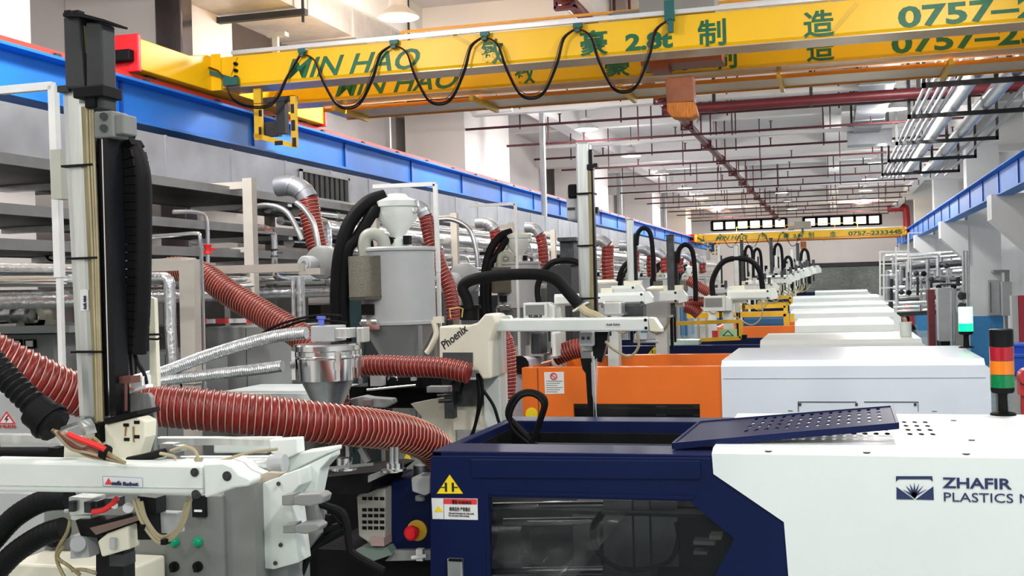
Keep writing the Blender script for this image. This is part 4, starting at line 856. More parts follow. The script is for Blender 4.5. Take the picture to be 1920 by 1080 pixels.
# ---------------------------------------------------------------- hopper dryers
def dryer(label, px, py, Y, s, full=True, group='hopper dryers with loaders'):
    """px,py: centre of the drum lid; s: scale against the near one"""
    c = P(px, py, Y); m = mpp(745, 9.0)*s
    t = thing('hopper_dryer', label, 'hopper dryer', c, group)
    L = lambda o, prof, n=36: MB().lathe(c+Vector(o)*m, [(r*m, h*m) for r, h in prof], n)
    part('drum', L((0, 0, 0), [(0, 4), (70, 4), (73, 1), (73, -3), (69, -5), (69, -132), (74, -134), (74, -139), (70, -141)]), lgrey_m, t)
    part('cone', L((0, 0, 0), [(70, -141), (34, -205), (30, -260), (0, -260)]), grey_m, t)
    part('sight_box', MB().box(c.x-45*m, c.x-22*m, c.y-72*m, c.y-40*m, c.z-120*m, c.z-100*m), blk_m, t)
    part('latch', MB().box(c.x-42*m, c.x-8*m, c.y-78*m, c.y-66*m, c.z-146*m, c.z-128*m).cyl((c.x-40*m, c.y-82*m, c.z-132*m), (c.x-30*m, c.y-82*m, c.z-132*m), 5*m).cyl((c.x-20*m, c.y-82*m, c.z-132*m), (c.x-10*m, c.y-82*m, c.z-132*m), 5*m), chrome_m, t)
    lo = part('loader', L((2, 0, 0), [(0, 104), (16, 104), (22, 98), (36, 92), (41, 90), (41, 80), (37, 78), (37, 58), (14, 28), (14, 20), (26, 18), (26, 4), (0, 4)]), white_m, t, 'white conical loader')
    part('dark_port', MB().cyl((c.x-3*m, c.y-30*m, c.z+16*m), (c.x-3*m, c.y-12*m, c.z+16*m), 7*m).box(c.x+22*m, c.x+34*m, c.y-26*m, c.y-12*m, c.z+8*m, c.z+24*m), blk_m, lo)
    for a in (-40, 42): part('clamp', MB().tube([(c.x+(a+6*math.cos(k*math.pi/6))*m, c.y-10*m, c.z+(78+12*math.sin(k*math.pi/6))*m) for k in range(13)], 1.8*m, 6), steel_m, lo)
    fx = (-38, -52, 0)
    part('filter_canister', L(fx, [(0, -12), (35, -12), (36, -14), (36, -84), (37, -86), (35, -92), (0, -94)]), mat('mesh_filter', (.20, .19, .15), .5, .5, var=.5, scale=220, bump=.8, bscale=300), t, 'mesh covered filter')
    e = [c+Vector(q)*m for q in ((-44, -52, -12), (-44, -52, 14), (-38, -50, 26), (-24, -45, 28), (-12, -40, 18), (-10, -38, 4))]
    part('elbow', MB().tube(smooth_path(e, 5), 12*m, 12), mat('elbow_grey', (.42, .44, .38), .45), t)
    if full:
        b = MB()
        for dx, dy in ((-60, -50), (60, -50), (-60, 50), (60, 50)): b.box(c.x+(dx-3)*m, c.x+(dx+3)*m, c.y+(dy-3)*m, c.y+(dy+3)*m, 0, c.z-141*m)
        part('stand_leg', b, grey_m, t)
    for (o, rr) in ((0, 13), (14, 11)):
        e = [c+Vector(q)*m for q in ((-18+o*.3, -10, 100-o), (-45+o, -30, 88-o), (-72+o, -50, 52-o*2), (-88+o, -60, 0), (-97+o, -60, -60), (-99+o, -60, -130), (-94+o, -60, -190))]
        if o: e[0] = c+Vector((-36, -20, 66))*m
        part('vacuum_hose', MB().tube(smooth_path(e, 6), rr*m, 12), blk_m, t)
    return t
d1 = dryer('big grey hopper dryer nearest, with white loader and mesh filter', 745, 468, 9.0, 1)
dryer('second hopper dryer behind the arched black hose', 972, 494, 15.4, .98)
for i, (X, Y) in enumerate(((-4.6, 20.2), (-4.6, 25), (-4.7, 30), (-4.8, 36))):
    cx = 1566+X*2045/(Y*.962-X*.274)
    dryer('small distant hopper dryer in the row, %s from the camera' % ORD[i+2], cx, 522, Y, .9, full=True)
# cream drums and control cabinets between the dryers
for i, (x, y, Y) in enumerate(((1133, 548, 18), (1240, 560, 17.5))):
    c = P(x, y, Y); t = thing('material_drum', 'pale material drum among the far robots, %s to the right' % ORD[i], 'drum', c, 'pale material drums')
    part('drum', MB().lathe(c, [(0, .16), (.2, .16), (.22, .14), (.22, -c.z+.001), (0, -c.z+.001)], 20), lgrey_m, t); part('lid', MB().lathe(c, [(0, .2), (.15, .2), (.225, .165), (.225, .14)], 20), cream_m, t)
t = thing('dark_control_box', 'dark grey cabinet standing left of the tall bare column', 'cabinet', P(1040, 560, 12.5))
part('body', MB().pbox(1026, 497, 1072, 640, 12.5, .5), dgrey_m, t, bevel=.01); part('top_lid', MB().pbox(1045, 445, 1080, 452, 12.4, .5).pbox(1050, 452, 1076, 497, 12.5, .4), dsteel_m, t)
# ================================================================ take-out robots
RG = 'take-out robots of the machine row'
def robot(label, Y, cx, yt, yb, bx0, bx1, s=1.0, far=False, colw=24, black=False, head=None, chain=1, hy=None, glabel=True):
    """cx: column px, yt/yb: its top and beam height in px; s: pixel size of details relative to Y=8"""
    m = mpp(cx, Y); c = P(cx, yb, Y); k = s
    t = thing('take_out_robot', label, 'robot', c, RG)
    top = P(cx-3*k, yt, Y); w = colw*m*k
    part('column', MB().box(top.x-w/2, top.x+w/2, Y-w*.4, Y+w*.6, c.z-45*m*k, top.z).box(top.x-w*.62, top.x+w*.62, Y-w*.5, Y+w*.7, top.z-3*m*k, top.z), dsteel_m if black else alum_m, t, bevel=.01)
    part('guide_rail', MB().box(top.x+w*.55, top.x+w*.95, Y-w*.2, Y+w*.3, c.z-20*m*k, top.z-35*m*k), blkg_m, t)
    b0, b1 = P(bx0, yb, Y), P(bx1, yb, Y); h = 13*m*k
    bm = part('beam', MB().prismdir([(b0.x, Y-.12*k-h*.2, c.z+h), (b0.x, Y-.12*k-h*.6, c.z+h*.5), (b0.x, Y-.12*k-h*.6, c.z-h*.6), (b0.x, Y-.12*k-h*.2, c.z-h), (b0.x, Y-.03, c.z-h), (b0.x, Y-.03, c.z+h)], (b1.x-b0.x, 0, 0)), (alum_m, lgrey_m, white_m, steel_m)[int(cx) % 4] if far else white_m, t)
    part('end_cap', MB().prismxz([(b1.x, c.z+h*1.1), (b1.x+9*m*k, c.z+h*1.1), (b1.x+18*m*k, c.z+h*.1), (b1.x+18*m*k, c.z-h*.8), (b1.x, c.z-h*1.1)], Y-.12*k-h*.6, .13*k), white_m, bm, bevel=.005)
    for q in (.6, -.7): part('bolt', MB().cyl((b1.x-6*m*k, Y-.12*k-h*.62, c.z+h*q), (b1.x-6*m*k, Y-.12*k-h*.5, c.z+h*q), h*.22, 10), dgrey_m, bm)
    part('carriage', MB().box(top.x-w*1.1, top.x+w*1.6, Y-.03, Y+w, c.z-h*1.6, c.z+h*1.8), cream_m, t, bevel=.01)
    part('gripper_arm', MB().box(top.x-w*.3, top.x+w*.1, Y-w*.3, Y+w*.1, c.z-110*m*k, c.z-40*m*k).box(top.x+w*.2, top.x+w*.5, Y-w*.3, Y+w*.1, c.z-95*m*k, c.z-30*m*k), blk_m, t)
    if chain:
        a = top+Vector((w*.9, 0, -40*m*k)); pts = [a+Vector((0, 0, -20*m*k)), a+Vector((w*.3, 0, 8*m*k)), a+Vector((w*1.2, 0, 18*m*k)), a+Vector((w*2.1, 0, 5*m*k)), a+Vector((w*2.4, 0, -40*m*k)), a+Vector((w*2.4, 0, -100*m*k))]
        part('cable_chain', MB().tube(smooth_path(pts, 6), 5*m*k, 8), blk_m, t)
    if head:
        hx, hyy = head; q = P(hx, hyy, Y-.1)
        hb = part('display_head', MB().box(q.x-27*m*k, q.x+27*m*k, Y-.25, Y-.02, q.z-19*m*k, q.z+19*m*k).prismxz([(q.x+27*m*k, q.z+19*m*k), (q.x+42*m*k, q.z+10*m*k), (q.x+42*m*k, q.z-19*m*k), (q.x+27*m*k, q.z-19*m*k)], Y-.2, .18), white_m, t, bevel=.008)
        part('screen', MB().box(q.x-21*m*k, q.x+21*m*k, Y-.256, Y-.25, q.z-8*m*k, q.z+14*m*k), grey_m if not black else blk_m, hb)
        part('hose', MB().tube(smooth_path([(q.x-5*m*k, Y, q.z+15*m*k), (q.x-5*m*k, Y, q.z+60*m*k), (q.x+25*m*k, Y, q.z+105*m*k), (q.x+80*m*k, Y, q.z+108*m*k), (q.x+110*m*k, Y, q.z+80*m*k), (q.x+118*m*k, Y, q.z+20*m*k)], 6), 7*m*k, 8), blk_m, t)
        if glabel:
            o = text('SHINI', 9*m*k/.73, (q.x-15*m*k, Y-.252, q.z-17*m*k), (1, 0, 0), (0, 0, 1), black_s, hb, bold=.002)
    if far:
        for q in range(5):
            xx = b0.x+(b1.x-b0.x)*(q+.5)/5
            part('valve_block', MB().box(xx-5*m*k, xx+5*m*k, Y-.16*k, Y-.05, c.z+h*(.9-(q % 3)*.9), c.z+h*(2.6-(q % 2)*1.1)), (blk_m, dsteel_m, steel_m)[q % 3], t)
            part('hanging_tool', MB().box(xx-2*m*k, xx+2*m*k, Y-.1*k, Y-.05, c.z-h*(2+q % 3), c.z-h), (steel_m, blk_m, alum_m)[q % 3], t)
    part('base_column', MB().box(b0.x-12*m*k, b0.x+12*m*k, Y-.1, Y+.1, .6, c.z-h), white_m, t)
    part('loose_cable', MB().tube(smooth_path([(b1.x-20*m*k, Y-.15, c.z-h), (b1.x-22*m*k, Y-.15, c.z-55*m*k), (b1.x-50*m*k, Y-.12, c.z-75*m*k), (b1.x-90*m*k, Y-.1, c.z-50*m*k)], 5), 2*m*k, 6), cable_m, t)
    return t
# ---- robot 2, the lettered one beyond the blue machine
Y = 8.0
t = thing('take_out_robot', 'cream robot with slanted black lettering and tall bare metal column', 'robot', P(920, 835, Y), RG)
part('column', MB().prism([(1078, 266), (1104, 266), (1114, 660), (1088, 660)], Y+.02, .1), alum_m, t, bevel=.015)
part('column_lower', MB().prism([(1088, 660), (1106, 660), (1112, 672), (1110, 680), (1092, 680)], Y, .1), chrome_m, t)
part('guide_rail', MB().prism([(1104, 280), (1110, 280), (1120, 600), (1114, 600)], Y, .05), blkg_m, t)
part('rail_clamp', MB().pbox(1112, 306, 1120, 313, Y-.03, .06).pbox(1100, 308, 1112, 318, Y-.02, .06).pbox(1116, 388, 1121, 400, Y-.03, .05), blkg_m, t)
part('film_strip', MB().prism([(1103, 320), (1108, 320), (1114, 600), (1107, 600)], Y-.01, .02), tape_m, t)
for yy in (361, 459, 558): part('strap', MB().pbox(1079+(yy-361)*.03, yy, 1112+(yy-361)*.03, yy+3, Y-.012, .14), blk_m, t)
mt_ = part('motor', MB().pbox(1061, 350, 1082, 413, Y+.1, .12), lgrey_m, t, bevel=.02); part('motor_cap', MB().pbox(1064, 345, 1082, 372, Y+.08, .13), blk_m, mt_, bevel=.015); part('motor_plate', MB().pbox(1064, 389, 1078, 394, Y+.095, .01), dgrey_m, mt_)
bm = part('beam', MB().prism([(904, 599), (1215, 596), (1216, 617), (1214, 621), (904, 622)], Y-.22, .12), white_m, t, bevel=.012)
part('top_rail', MB().prism([(925, 591), (955, 592), (958, 597), (1210, 594), (1210, 597), (925, 600)], Y-.18, .06), alum_m, bm)
part('end_cap', MB().prism([(1215, 595), (1226, 596), (1240, 616), (1240, 623), (1218, 621)], Y-.22, .12), cream_m, bm, bevel=.006)
for q in ((1210, 600), (1211, 615), (906, 603), (923, 602), (906, 618), (923, 618)):
    p = P(*q, Y-.225); part('bolt', MB().cyl(p, p+Vector((0, .02, 0)), .011, 10), blk_m, bm)
p_ = flat([(1134, 605), (1166, 604), (1166, 612), (1134, 613)], Y-.22, white_s, bm, 'brand_plate'); fit_text('Ansfa Robot', 1137, 1163, 610.5, 4.5, Y-.2235, navy_t, p_)
hd = part('head_cover', MB().prism([(823, 612), (876, 611), (895, 605), (910, 588), (925, 590), (930, 605), (918, 640), (920, 710), (905, 711), (895, 696), (824, 691)], Y-.32, .3), cream_m, t, bevel=.012)
part('display', MB().prism([(830, 661), (886, 661), (886, 688), (830, 686)], Y-.33, .012), mat('display_glass', (.07, .08, .085), .15), hd)
a = P(830, 660, Y-.323); 
t2 = text('Phoenix', .085, P(833, 656, Y-.322), (1, 0, .74), (-.74, 0, 1), black_s, hd, bold=.0012, shear=.15, xs=.82)
part('head_frame', MB().prism([(905, 622), (940, 622), (942, 700), (925, 711), (912, 660)], Y-.12, .12), alum_m, t)
part('base_column', MB().pbox(906, 625, 938, 836, Y-.1, .2).box(P(850, 830, Y).x, P(945, 830, Y).x, Y-.1, Y+.3, .5, P(900, 830, Y).z), white_m, t, bevel=.01)
part('side_lever', MB().tube(smooth_path(PL([(812, 600), (818, 625), (808, 650), (800, 662)], Y-.1), 5), .022, 8).pbox(812, 594, 828, 606, Y-.12, .06), cream_m, t)
part('drum_socket', MB().cyl(P(880, 600, Y), P(880, 572, Y), .07).cyl(P(880, 578, Y), P(880, 572, Y), .085), blk_m, t)
part('bracket_loop', MB().tube(PL([(845, 596), (843, 580), (860, 576), (868, 579), (866, 595)], Y-.1), .006, 6), mat('brass', (.7, .5, .2), .3, .8), t)
part('arched_hose', MB().tube(smooth_path(PL([(880, 580), (876, 560), (868, 543), (874, 530), (900, 521), (940, 516), (985, 514), (1020, 516), (1045, 526), (1065, 548), (1085, 572)], Y-.05), 6), .042, 14), blk_m, t)
part('hose_plate', MB().prism([(1073, 582), (1099, 566), (1100, 569), (1074, 585)], Y-.1, .12), white_s, t)
part('wire_bundle', MB().tube(smooth_path(PL([(1088, 575), (1100, 585), (1118, 592), (1130, 600)], Y-.1), 5), .03, 8), cable_m, t)
part('carriage', MB().pbox(1086, 622, 1112, 650, Y-.08, .16), lgrey_m, t, bevel=.01)
for q in ((1093, 634), (1103, 634)): part('carriage_bolt', MB().cyl(P(*q, Y-.09), P(*q, Y-.06), .013, 10), dgrey_m, t)
part('arm_rail', MB().prism([(1112, 622), (1140, 622), (1138, 640), (1128, 680), (1112, 675)], Y-.02, .08), blkg_m, t)
part('gripper_arm', MB().prism([(1088, 672), (1118, 672), (1112, 700), (1114, 792), (1104, 792), (1098, 700), (1092, 692)], Y-.02, .07), blk_m, t)
part('gripper_rod', MB().cyl(P(1112, 668, Y-.06), P(1116, 790, Y-.06), .012), chrome_m, t)
part('plastic_bag', MB().prism([(1108, 680), (1118, 672), (1120, 700), (1116, 760), (1110, 740)], Y-.1, .03), film_m, t)
part('nameplate', MB().pbox(857, 806, 912, 833, Y-.14, .01), steel_m, t)
part('valve_cluster', MB().pbox(828, 706, 842, 722, Y-.2, .1).pbox(848, 712, 905, 760, Y-.1, .2).pbox(833, 735, 850, 785, Y-.2, .08).cyl(P(820, 742, Y-.2), P(848, 740, Y-.2), .01).cyl(P(823, 752, Y-.2), P(848, 750, Y-.2), .015), dsteel_m, t)
part('cream_bracket', MB().prism([(770, 757), (845, 742), (848, 838), (800, 838), (790, 780)], Y-.0, .08).pbox(850, 758, 910, 806, Y-.05, .1), cream_m, t)
for q in (((900, 700), (905, 740), (893, 790), (880, 838)), ((895, 700), (898, 750), (890, 800), (873, 838)), ((905, 730), (925, 760), (935, 790), (940, 800)), ((880, 690), (870, 712), (862, 740))):
    part('cable', MB().tube(smooth_path(PL(q, Y-.28), 6), .012, 6), blk_m, t)
part('lead', MB().tube(smooth_path(PL([(1195, 625), (1197, 650), (1180, 668), (1150, 655), (1135, 640)], Y-.2), 6), .01, 6), cable_m, t)
part('end_motor', MB().pbox(1190, 625, 1212, 636, Y-.2, .1).cyl(P(1188, 640, Y-.15), P(1235, 640, Y-.15), .012), lgrey_m, t)
single('black_cable_loop', 'thick black cable loop standing on the rear blue guard', 'cable', MB().tube(smooth_path(PL([(1005, 835), (970, 800), (953, 778), (962, 750), (985, 736), (1010, 740), (1022, 755), (1012, 790), (998, 832)], 7.2), 6), .022, 8).tube(smooth_path(PL([(1000, 838), (962, 805), (958, 775), (975, 745), (1000, 741), (1018, 760), (1006, 800), (996, 836)], 7.15), 6), .012, 8), blk_m)
# ---- robots further along
robot('robot with white screen head just behind the tall bare column', 11.5, 1140, 600, 560, 1045, 1212, s=.85, colw=10, head=(1010, 583), chain=0)
robot('robot with grey column and high black cable chain, before the pink pillar', 12.2, 1183, 410, 546, 1150, 1196, s=.85, colw=15, chain=1, glabel=False)
robot('robot with black double column beside the distant red hoses', 14, 1259, 440, 556, 1240, 1275, s=.9, colw=15, black=True, chain=1, glabel=False)
robot('robot with small white display and arched hoses near yellow frames', 16.5, 1382, 458, 553, 1365, 1445, s=.75, colw=12, head=(1340, 569), chain=0, glabel=False)
spec = [(1349, 460, 545, 1335, 1365), (1392, 450, 540, 1380, 1450), (1398, 458, 532, 1385, 1440), (1408, 455, 528, 1395, 1475), (1418, 462, 524, 1400, 1480), (1447, 446, 520, 1420, 1490), (1456, 462, 516, 1430, 1500), (1466, 470, 513, 1445, 1510), (1486, 466, 510, 1460, 1515), (1497, 456, 508, 1470, 1520), (1508, 468, 506, 1485, 1530)]
for i, (cx, yt, yb, b0, b1) in enumerate(spec):
    robot('distant robot column in the far cluster, %s from the left' % ORD[i], 18+i*2.6, cx, yt, yb, b0, b1, s=.55, colw=11, black=(i % 4 == 1), chain=(i % 2), glabel=False, far=True)
# ---- robot 1, in the foreground
Y = 3.0
t = thing('take_out_robot', 'foreground robot with silver column, film strip and black cable chain', 'robot', P(150, 860, Y), RG)
part('column', MB().prism([(108, 160), (165, 160), (187, 800), (141, 800)], Y, .085), alum_m, t, bevel=.034)
part('column_cap', MB().pbox(107, 160, 128, 172, Y-.005, .09), dgrey_m, t)
part('film_strip', MB().prism([(152, 200), (172, 200), (195, 800), (178, 800)], Y-.006, .012), tape_m, t)
for k, o in enumerate((0, 6, 11)): part('tan_cable', MB().tube(smooth_path(PL([(163+o, 200), (166+o, 300), (173+o*.9, 450), (178+o*.8, 600), (184+o*.7, 790)], Y-.012), 5), .0045, 6), cable_m, t)
part('upper_housing', MB().prism([(118, 30), (148, 30), (158, 165), (122, 165)], Y-.02, .08).prism([(160, 42), (190, 42), (194, 205), (162, 205)], Y-.02, .07), dgrey_m, t, bevel=.006)
part('top_plate', MB().prism([(118, 24), (150, 24), (195, 36), (194, 40), (150, 31), (118, 31)], Y-.04, .12), blk_m, t)
for a_ in (124, 140): part('top_knob', MB().pbox(a_-4, 19, a_+7, 26, Y-.02, .03), blk_m, t)
part('pale_strip', MB().prism([(148, 45), (159, 48), (163, 165), (152, 165)], Y-.0, .04), tape_m, t)
part('dark_back', MB().prism([(158, 40), (168, 42), (172, 200), (160, 200)], Y+.02, .04), blkg_m, t)
part('black_clamp', MB().pbox(136, 160, 192, 182, Y-.04, .1).pbox(158, 180, 178, 202, Y-.03, .08), blk_m, t, bevel=.004)
part('motor_block', MB().pbox(176, 208, 212, 258, Y-.03, .08).pbox(205, 214, 232, 252, Y-.02, .07), box_m, t, bevel=.005)
part('motor_bolt', MB().cyl(P(194, 218, Y-.04), P(194, 218, Y-.02), .012, 10).cyl(P(194, 240, Y-.04), P(194, 240, Y-.02), .012, 10), dgrey_m, t)
part('guide_rail', MB().prism([(182, 255), (190, 255), (204, 780), (194, 780)], Y-.0, .07).prism([(192, 255), (202, 255), (218, 780), (206, 780)], Y-.02, .07), blkg_m, t)
part('rail_edge', MB().prism([(190, 255), (192, 255), (207, 780), (204, 780)], Y-.012, .01), chrome_m, t)
for yy, xx in ((308, 114), (482, 124), (658, 132), (794, 138)): part('strap', MB().pbox(xx, yy, xx+58, yy+4, Y-.018, .11), blk_m, t)
ch = part('cable_chain', MB().tube(smooth_path(PL([(200, 272), (222, 270), (243, 283), (256, 310), (262, 350), (262, 450), (260, 560), (254, 640), (252, 662)], Y+.1), 6), .038, 10), blk_m, t)
path = resample(smooth_path(PL([(222, 270), (238, 280), (247, 310), (250, 350), (251, 450), (250, 560), (246, 640), (245, 662)], Y+.1), 6), .026)
b = MB()
for a_, c_ in zip(path, path[1:]): b.bar(a_+(c_-a_)*.04, a_.lerp(c_, .96), .07, .085)
part('chain_link', b, blk_m, t, kind='stuff')
part('cream_upright', MB().prism([(279, 556), (289, 560), (295, 725), (281, 725)], Y+.25, .02), cream_m, t)
part('upright_tie', MB().tube(PL([(225, 628), (300, 627), (303, 632), (296, 636), (226, 634)], Y+.24), .004, 6), blk_m, t)
part('drop_wire', MB().tube(smooth_path(PL([(250, 655), (258, 680), (270, 700), (275, 720)], Y+.1), 4), .006, 6).tube(smooth_path(PL([(243, 655), (246, 690), (248, 715)], Y+.1), 4), .005, 6), blk_m, t)
# carriage under the column
part('carriage_plate', MB().prism([(195, 796), (258, 782), (273, 790), (272, 820), (258, 865), (200, 870)], Y-.04, .06), cream_m, t, bevel=.005)
part('carriage_front', MB().prism([(160, 800), (196, 796), (202, 870), (118, 870), (120, 825), (158, 815)], Y-.02, .08), cream_m, t, bevel=.004)
part('back_plate', MB().prism([(225, 738), (278, 737), (283, 745), (290, 800), (288, 870), (270, 870), (255, 780), (225, 778)], Y+.06, .02), grey_m, t, bevel=.003)
part('white_block', MB().pbox(245, 706, 266, 728, Y+.08, .05).prism([(238, 732), (272, 722), (274, 727), (240, 738)], Y+.05, .04), white_s, t)
part('brake_unit', MB().pbox(223, 706, 245, 719, Y+.0, .05).cyl(P(236, 718, Y), P(236, 770, Y), .005), mat('brake_brown', (.14, .05, .04), .4), t)
part('black_collar', MB().prism([(160, 800), (185, 793), (186, 830), (178, 835), (178, 800)], Y-.05, .03).prism([(195, 785), (256, 770), (258, 778), (196, 796)], Y-.05, .12), blk_m, t)
for q in ((236, 797), (256, 792), (237, 824), (256, 819)): part('slot_hole', MB().pbox(q[0]-5, q[1]-3, q[0]+5, q[1]+3, Y-.0425, .004), blk_m, t)
part('rust_streak', MB().prism([(234, 800), (238, 800), (236, 818), (233, 818)], Y-.0415, .002).prism([(248, 800), (252, 800), (252, 830), (249, 828)], Y-.0415, .002), mat('rust', (.30, .2, .06), .7), t)
# white beam with lettering
bz = [(-40, 864), (380, 872), (381, 928), (-40, 921)]
bm = part('beam', MB().prism(bz, Y-.14, .1), white_m, t, bevel=.008)
part('beam_groove', MB().prism([(-40, 909), (380, 915), (380, 917), (-40, 911)], Y-.1415, .002), alum_m, bm)
part('beam_head', MB().prism([(381, 869), (418, 867), (436, 874), (448, 888), (469, 897), (469, 904), (466, 912), (436, 915), (404, 928), (383, 934)], Y-.142, .12), white_m, bm, bevel=.006)
for q, r in (((364, 886), .0125), ((366, 927), .0125), ((425, 893), .014)):
    p = P(*q, Y-.145); part('bolt', MB().cyl(p, p+Vector((0, .012, 0)), r, 14).cyl(p-Vector((0, .004, 0)), p, r*.55, 6), dgrey_m, bm)
p_ = flat([(193, 894), (265, 897), (266, 914), (194, 911)], Y-.142, white_s, bm, 'brand_plate')
part('plate_edge', MB().prism([(192, 893), (266, 896), (267, 915), (193, 912)], Y-.1428, .001), mat('plate_blue', (.1, .25, .5), .4), p_)
part('logo_triangle', MB().prism([(203, 896.5), (210, 909), (196, 908.5)], Y-.1475, .002), redp_s, p_)
fit_text('nsfa', 211, 229, 909, 8, Y-.1455, navy_t, p_, bold=.0006); fit_text('Robot', 232, 260, 910, 7, Y-.1455, navy_t, p_, bold=.0006)
cl = flat([(150, 543), (165, 543), (166, 582), (151, 583)], Y-.0, white_s, t, 'column_sticker')
t3 = text('Ansfa robot', .0105/.73, P(161.5, 580, Y-.0052), (0, 0, 1), (-1, 0, 0), navy_t, cl, bold=.0003, xs=.60)
part('slide_rail', MB().prism([(-40, 815), (118, 818), (118, 832), (-40, 832)], Y+.08, .05).prism([(285, 822), (400, 822), (520, 826), (520, 836), (285, 834)], Y+.08, .05), alum_m, t)
part('black_rod', MB().cyl(P(-40, 848, Y+.05), P(100, 848, Y+.05), .017).pbox(90, 840, 108, 866, Y+.03, .05), blk_m, t)
part('air_cylinder', MB().cyl(P(300, 870, Y), P(532, 869, Y), .024, 18), alum_m, t); part('cylinder_cap', MB().cyl(P(508, 869, Y-.001), P(534, 869, Y-.001), .027, 18), lgrey_m, t)
part('end_bracket', MB().prism([(505, 825), (556, 822), (558, 850), (534, 862), (508, 850)], Y+.03, .05).prism([(534, 862), (558, 850), (615, 842), (615, 850), (536, 888)], Y+.05, .1), white_m, t, bevel=.003)
part('linkage', MB().prism([(466, 898), (500, 886), (530, 888), (515, 897), (470, 912)], Y-.08, .03), mat('pale_brass', (.6, .5, .4), .4, .4), t)
# corrugated conduit with flange and loose wires
part('conduit', MB().tube([p for p in resample(smooth_path(PL([(-30, 660), (20, 715), (60, 755), (95, 790)], Y-.15), 12), .0045)], .04, 16, True, True, lambda i: .038+.003*math.cos(i*1.26)), blk_m, t)
part('conduit_nut', MB().cyl(P(66, 768, Y-.15), P(104, 800, Y-.15), .052, 12).cyl(P(88, 786, Y-.15), P(96, 793, Y-.15), .06, 12), blk_m, t)
part('conduit_flange', MB().prism([(62, 822), (110, 802), (150, 788), (158, 800), (162, 815), (155, 818), (148, 796), (100, 812)], Y-.12, .05), alum_m, t)
for k in range(12):
    o = k*3.6
    part('loose_wire', MB().tube(smooth_path(PL([(98+o*.6, 806+o*.2), (125+o, 830-o*.2+(k % 3)*6), (165+o*.3, 855-k*3), (205, 862-k), (235, 868)], Y-.16-.004*(k % 3)), 6), .0052, 6), (cable_m, mat('wire_dark_red', (.22, .04, .04), .5), cable_m, tape_m)[k % 4], t)
part('red_sleeve', MB().tube(smooth_path(PL([(128, 814), (150, 824), (175, 833), (196, 842)], Y-.19), 5), .0085, 10), wred_m, t)
part('cable_tie', MB().cyl(P(193, 846, Y-.17), P(202, 850, Y-.17), .022, 10), blk_m, t)
for q in (((320, 845), (345, 838), (365, 845), (375, 868), (385, 872)), ((365, 860), (385, 872), (420, 862), (470, 848), (520, 842)), ((380, 858), (372, 868), (360, 875)), ((300, 850), (325, 855), (330, 862))):
    part('loose_wire', MB().tube(smooth_path(PL(q, Y-.08), 6), .005, 6), cable_m, t)
part('fitting', MB().pbox(300, 832, 325, 850, Y-.02, .04).pbox(325, 836, 340, 846, Y-.02, .03), steel_m, t)
part('black_tube', MB().tube(smooth_path(PL([(240, 864), (270, 858), (300, 850), (310, 848)], Y-.06), 5), .012, 8), blk_m, t)
# mechanism below the beam
part('arm_rail', MB().prism([(258, 930), (292, 934), (296, 1012), (252, 1012)], Y+.0, .05).prism([(180, 1000), (230, 985), (232, 1100), (180, 1100)], Y+.02, .06), blkg_m, t)
part('gripper_body', MB().prism([(128, 932), (172, 934), (172, 965), (130, 967)], Y-.03, .07).pbox(132, 965, 170, 976, Y-.02, .06), alum_m, t, bevel=.003)
part('gripper_slot', MB().pbox(128, 940, 138, 960, Y-.045, .02).pbox(157, 941, 170, 962, Y-.045, .02), dgrey_m, t, bevel=.002)
part('gripper_cylinder', MB().cyl(P(146, 1020, Y-.06), P(146, 1020, Y+.02), .023, 20).prism([(132, 1005), (162, 1005), (168, 1045), (132, 1048)], Y-.03, .05), lgrey_m, t)
part('toggle_block', MB().prism([(140, 975), (200, 975), (240, 965), (258, 975), (240, 985), (190, 1010), (150, 1005)], Y-.04, .08), blk_m, t, bevel=.004)
part('film_wrap', MB().prism([(182, 1015), (200, 1000), (240, 985), (242, 1030), (190, 1045)], Y-.045, .06), cream_m, t, bevel=.006)
part('brown_link', MB().prism([(168, 990), (255, 968), (262, 975), (180, 1003)], Y-.06, .02), mat('link_brown', (.18, .12, .10), .4), t)
part('red_tube', MB().tube(smooth_path(PL([(174, 960), (192, 957), (207, 948), (220, 934)], Y-.06), 5), .0085, 10), wred_m, t)
for q in (((132, 975), (125, 1000), (108, 1030), (108, 1055), (125, 1090)), ((118, 1025), (108, 1045), (130, 1062), (150, 1078)), ((135, 1070), (155, 1068), (180, 1075)), ((250, 935), (262, 970), (280, 1000), (300, 1018), (325, 1008), (345, 980), (355, 945), (352, 930)), ((258, 935), (272, 975), (300, 1012), (330, 1000), (350, 960), (358, 935)), ((265, 940), (275, 975), (302, 1006), (335, 988), (350, 940))):
    part('hanging_wire', MB().tube(smooth_path(PL(q, Y-.08), 6), .0055, 6), cable_m if q[0][0] > 200 else tape_m, t)
part('clear_box', MB().pbox(292, 962, 332, 1000, Y+.02, .04), lgrey_m, t)
part('pneumatic_valve', MB().pbox(170, 940, 182, 960, Y-.03, .05).pbox(196, 935, 216, 952, Y-.01, .05).pbox(205, 1040, 232, 1062, Y-.01, .06), dsteel_m, t)
part('steel_knob', MB().cyl(P(240, 952, Y-.05), P(240, 952, Y-.01), .016, 14).cyl(P(215, 948, Y-.06), P(215, 948, Y-.02), .010, 12).cyl(P(122, 958, Y-.02), P(130, 958, Y-.02), .006, 10), steel_m, t)
part('steel_shelf', MB().pbox(205, 1010, 215, 1030, Y-.06, .03).pbox(232, 985, 244, 1028, Y-.02, .01), lgrey_m, t)
part('wire_tie', MB().pbox(301, 1012, 310, 1022, Y-.1, .03).pbox(262, 984, 270, 992, Y-.09, .03), blk_m, t)
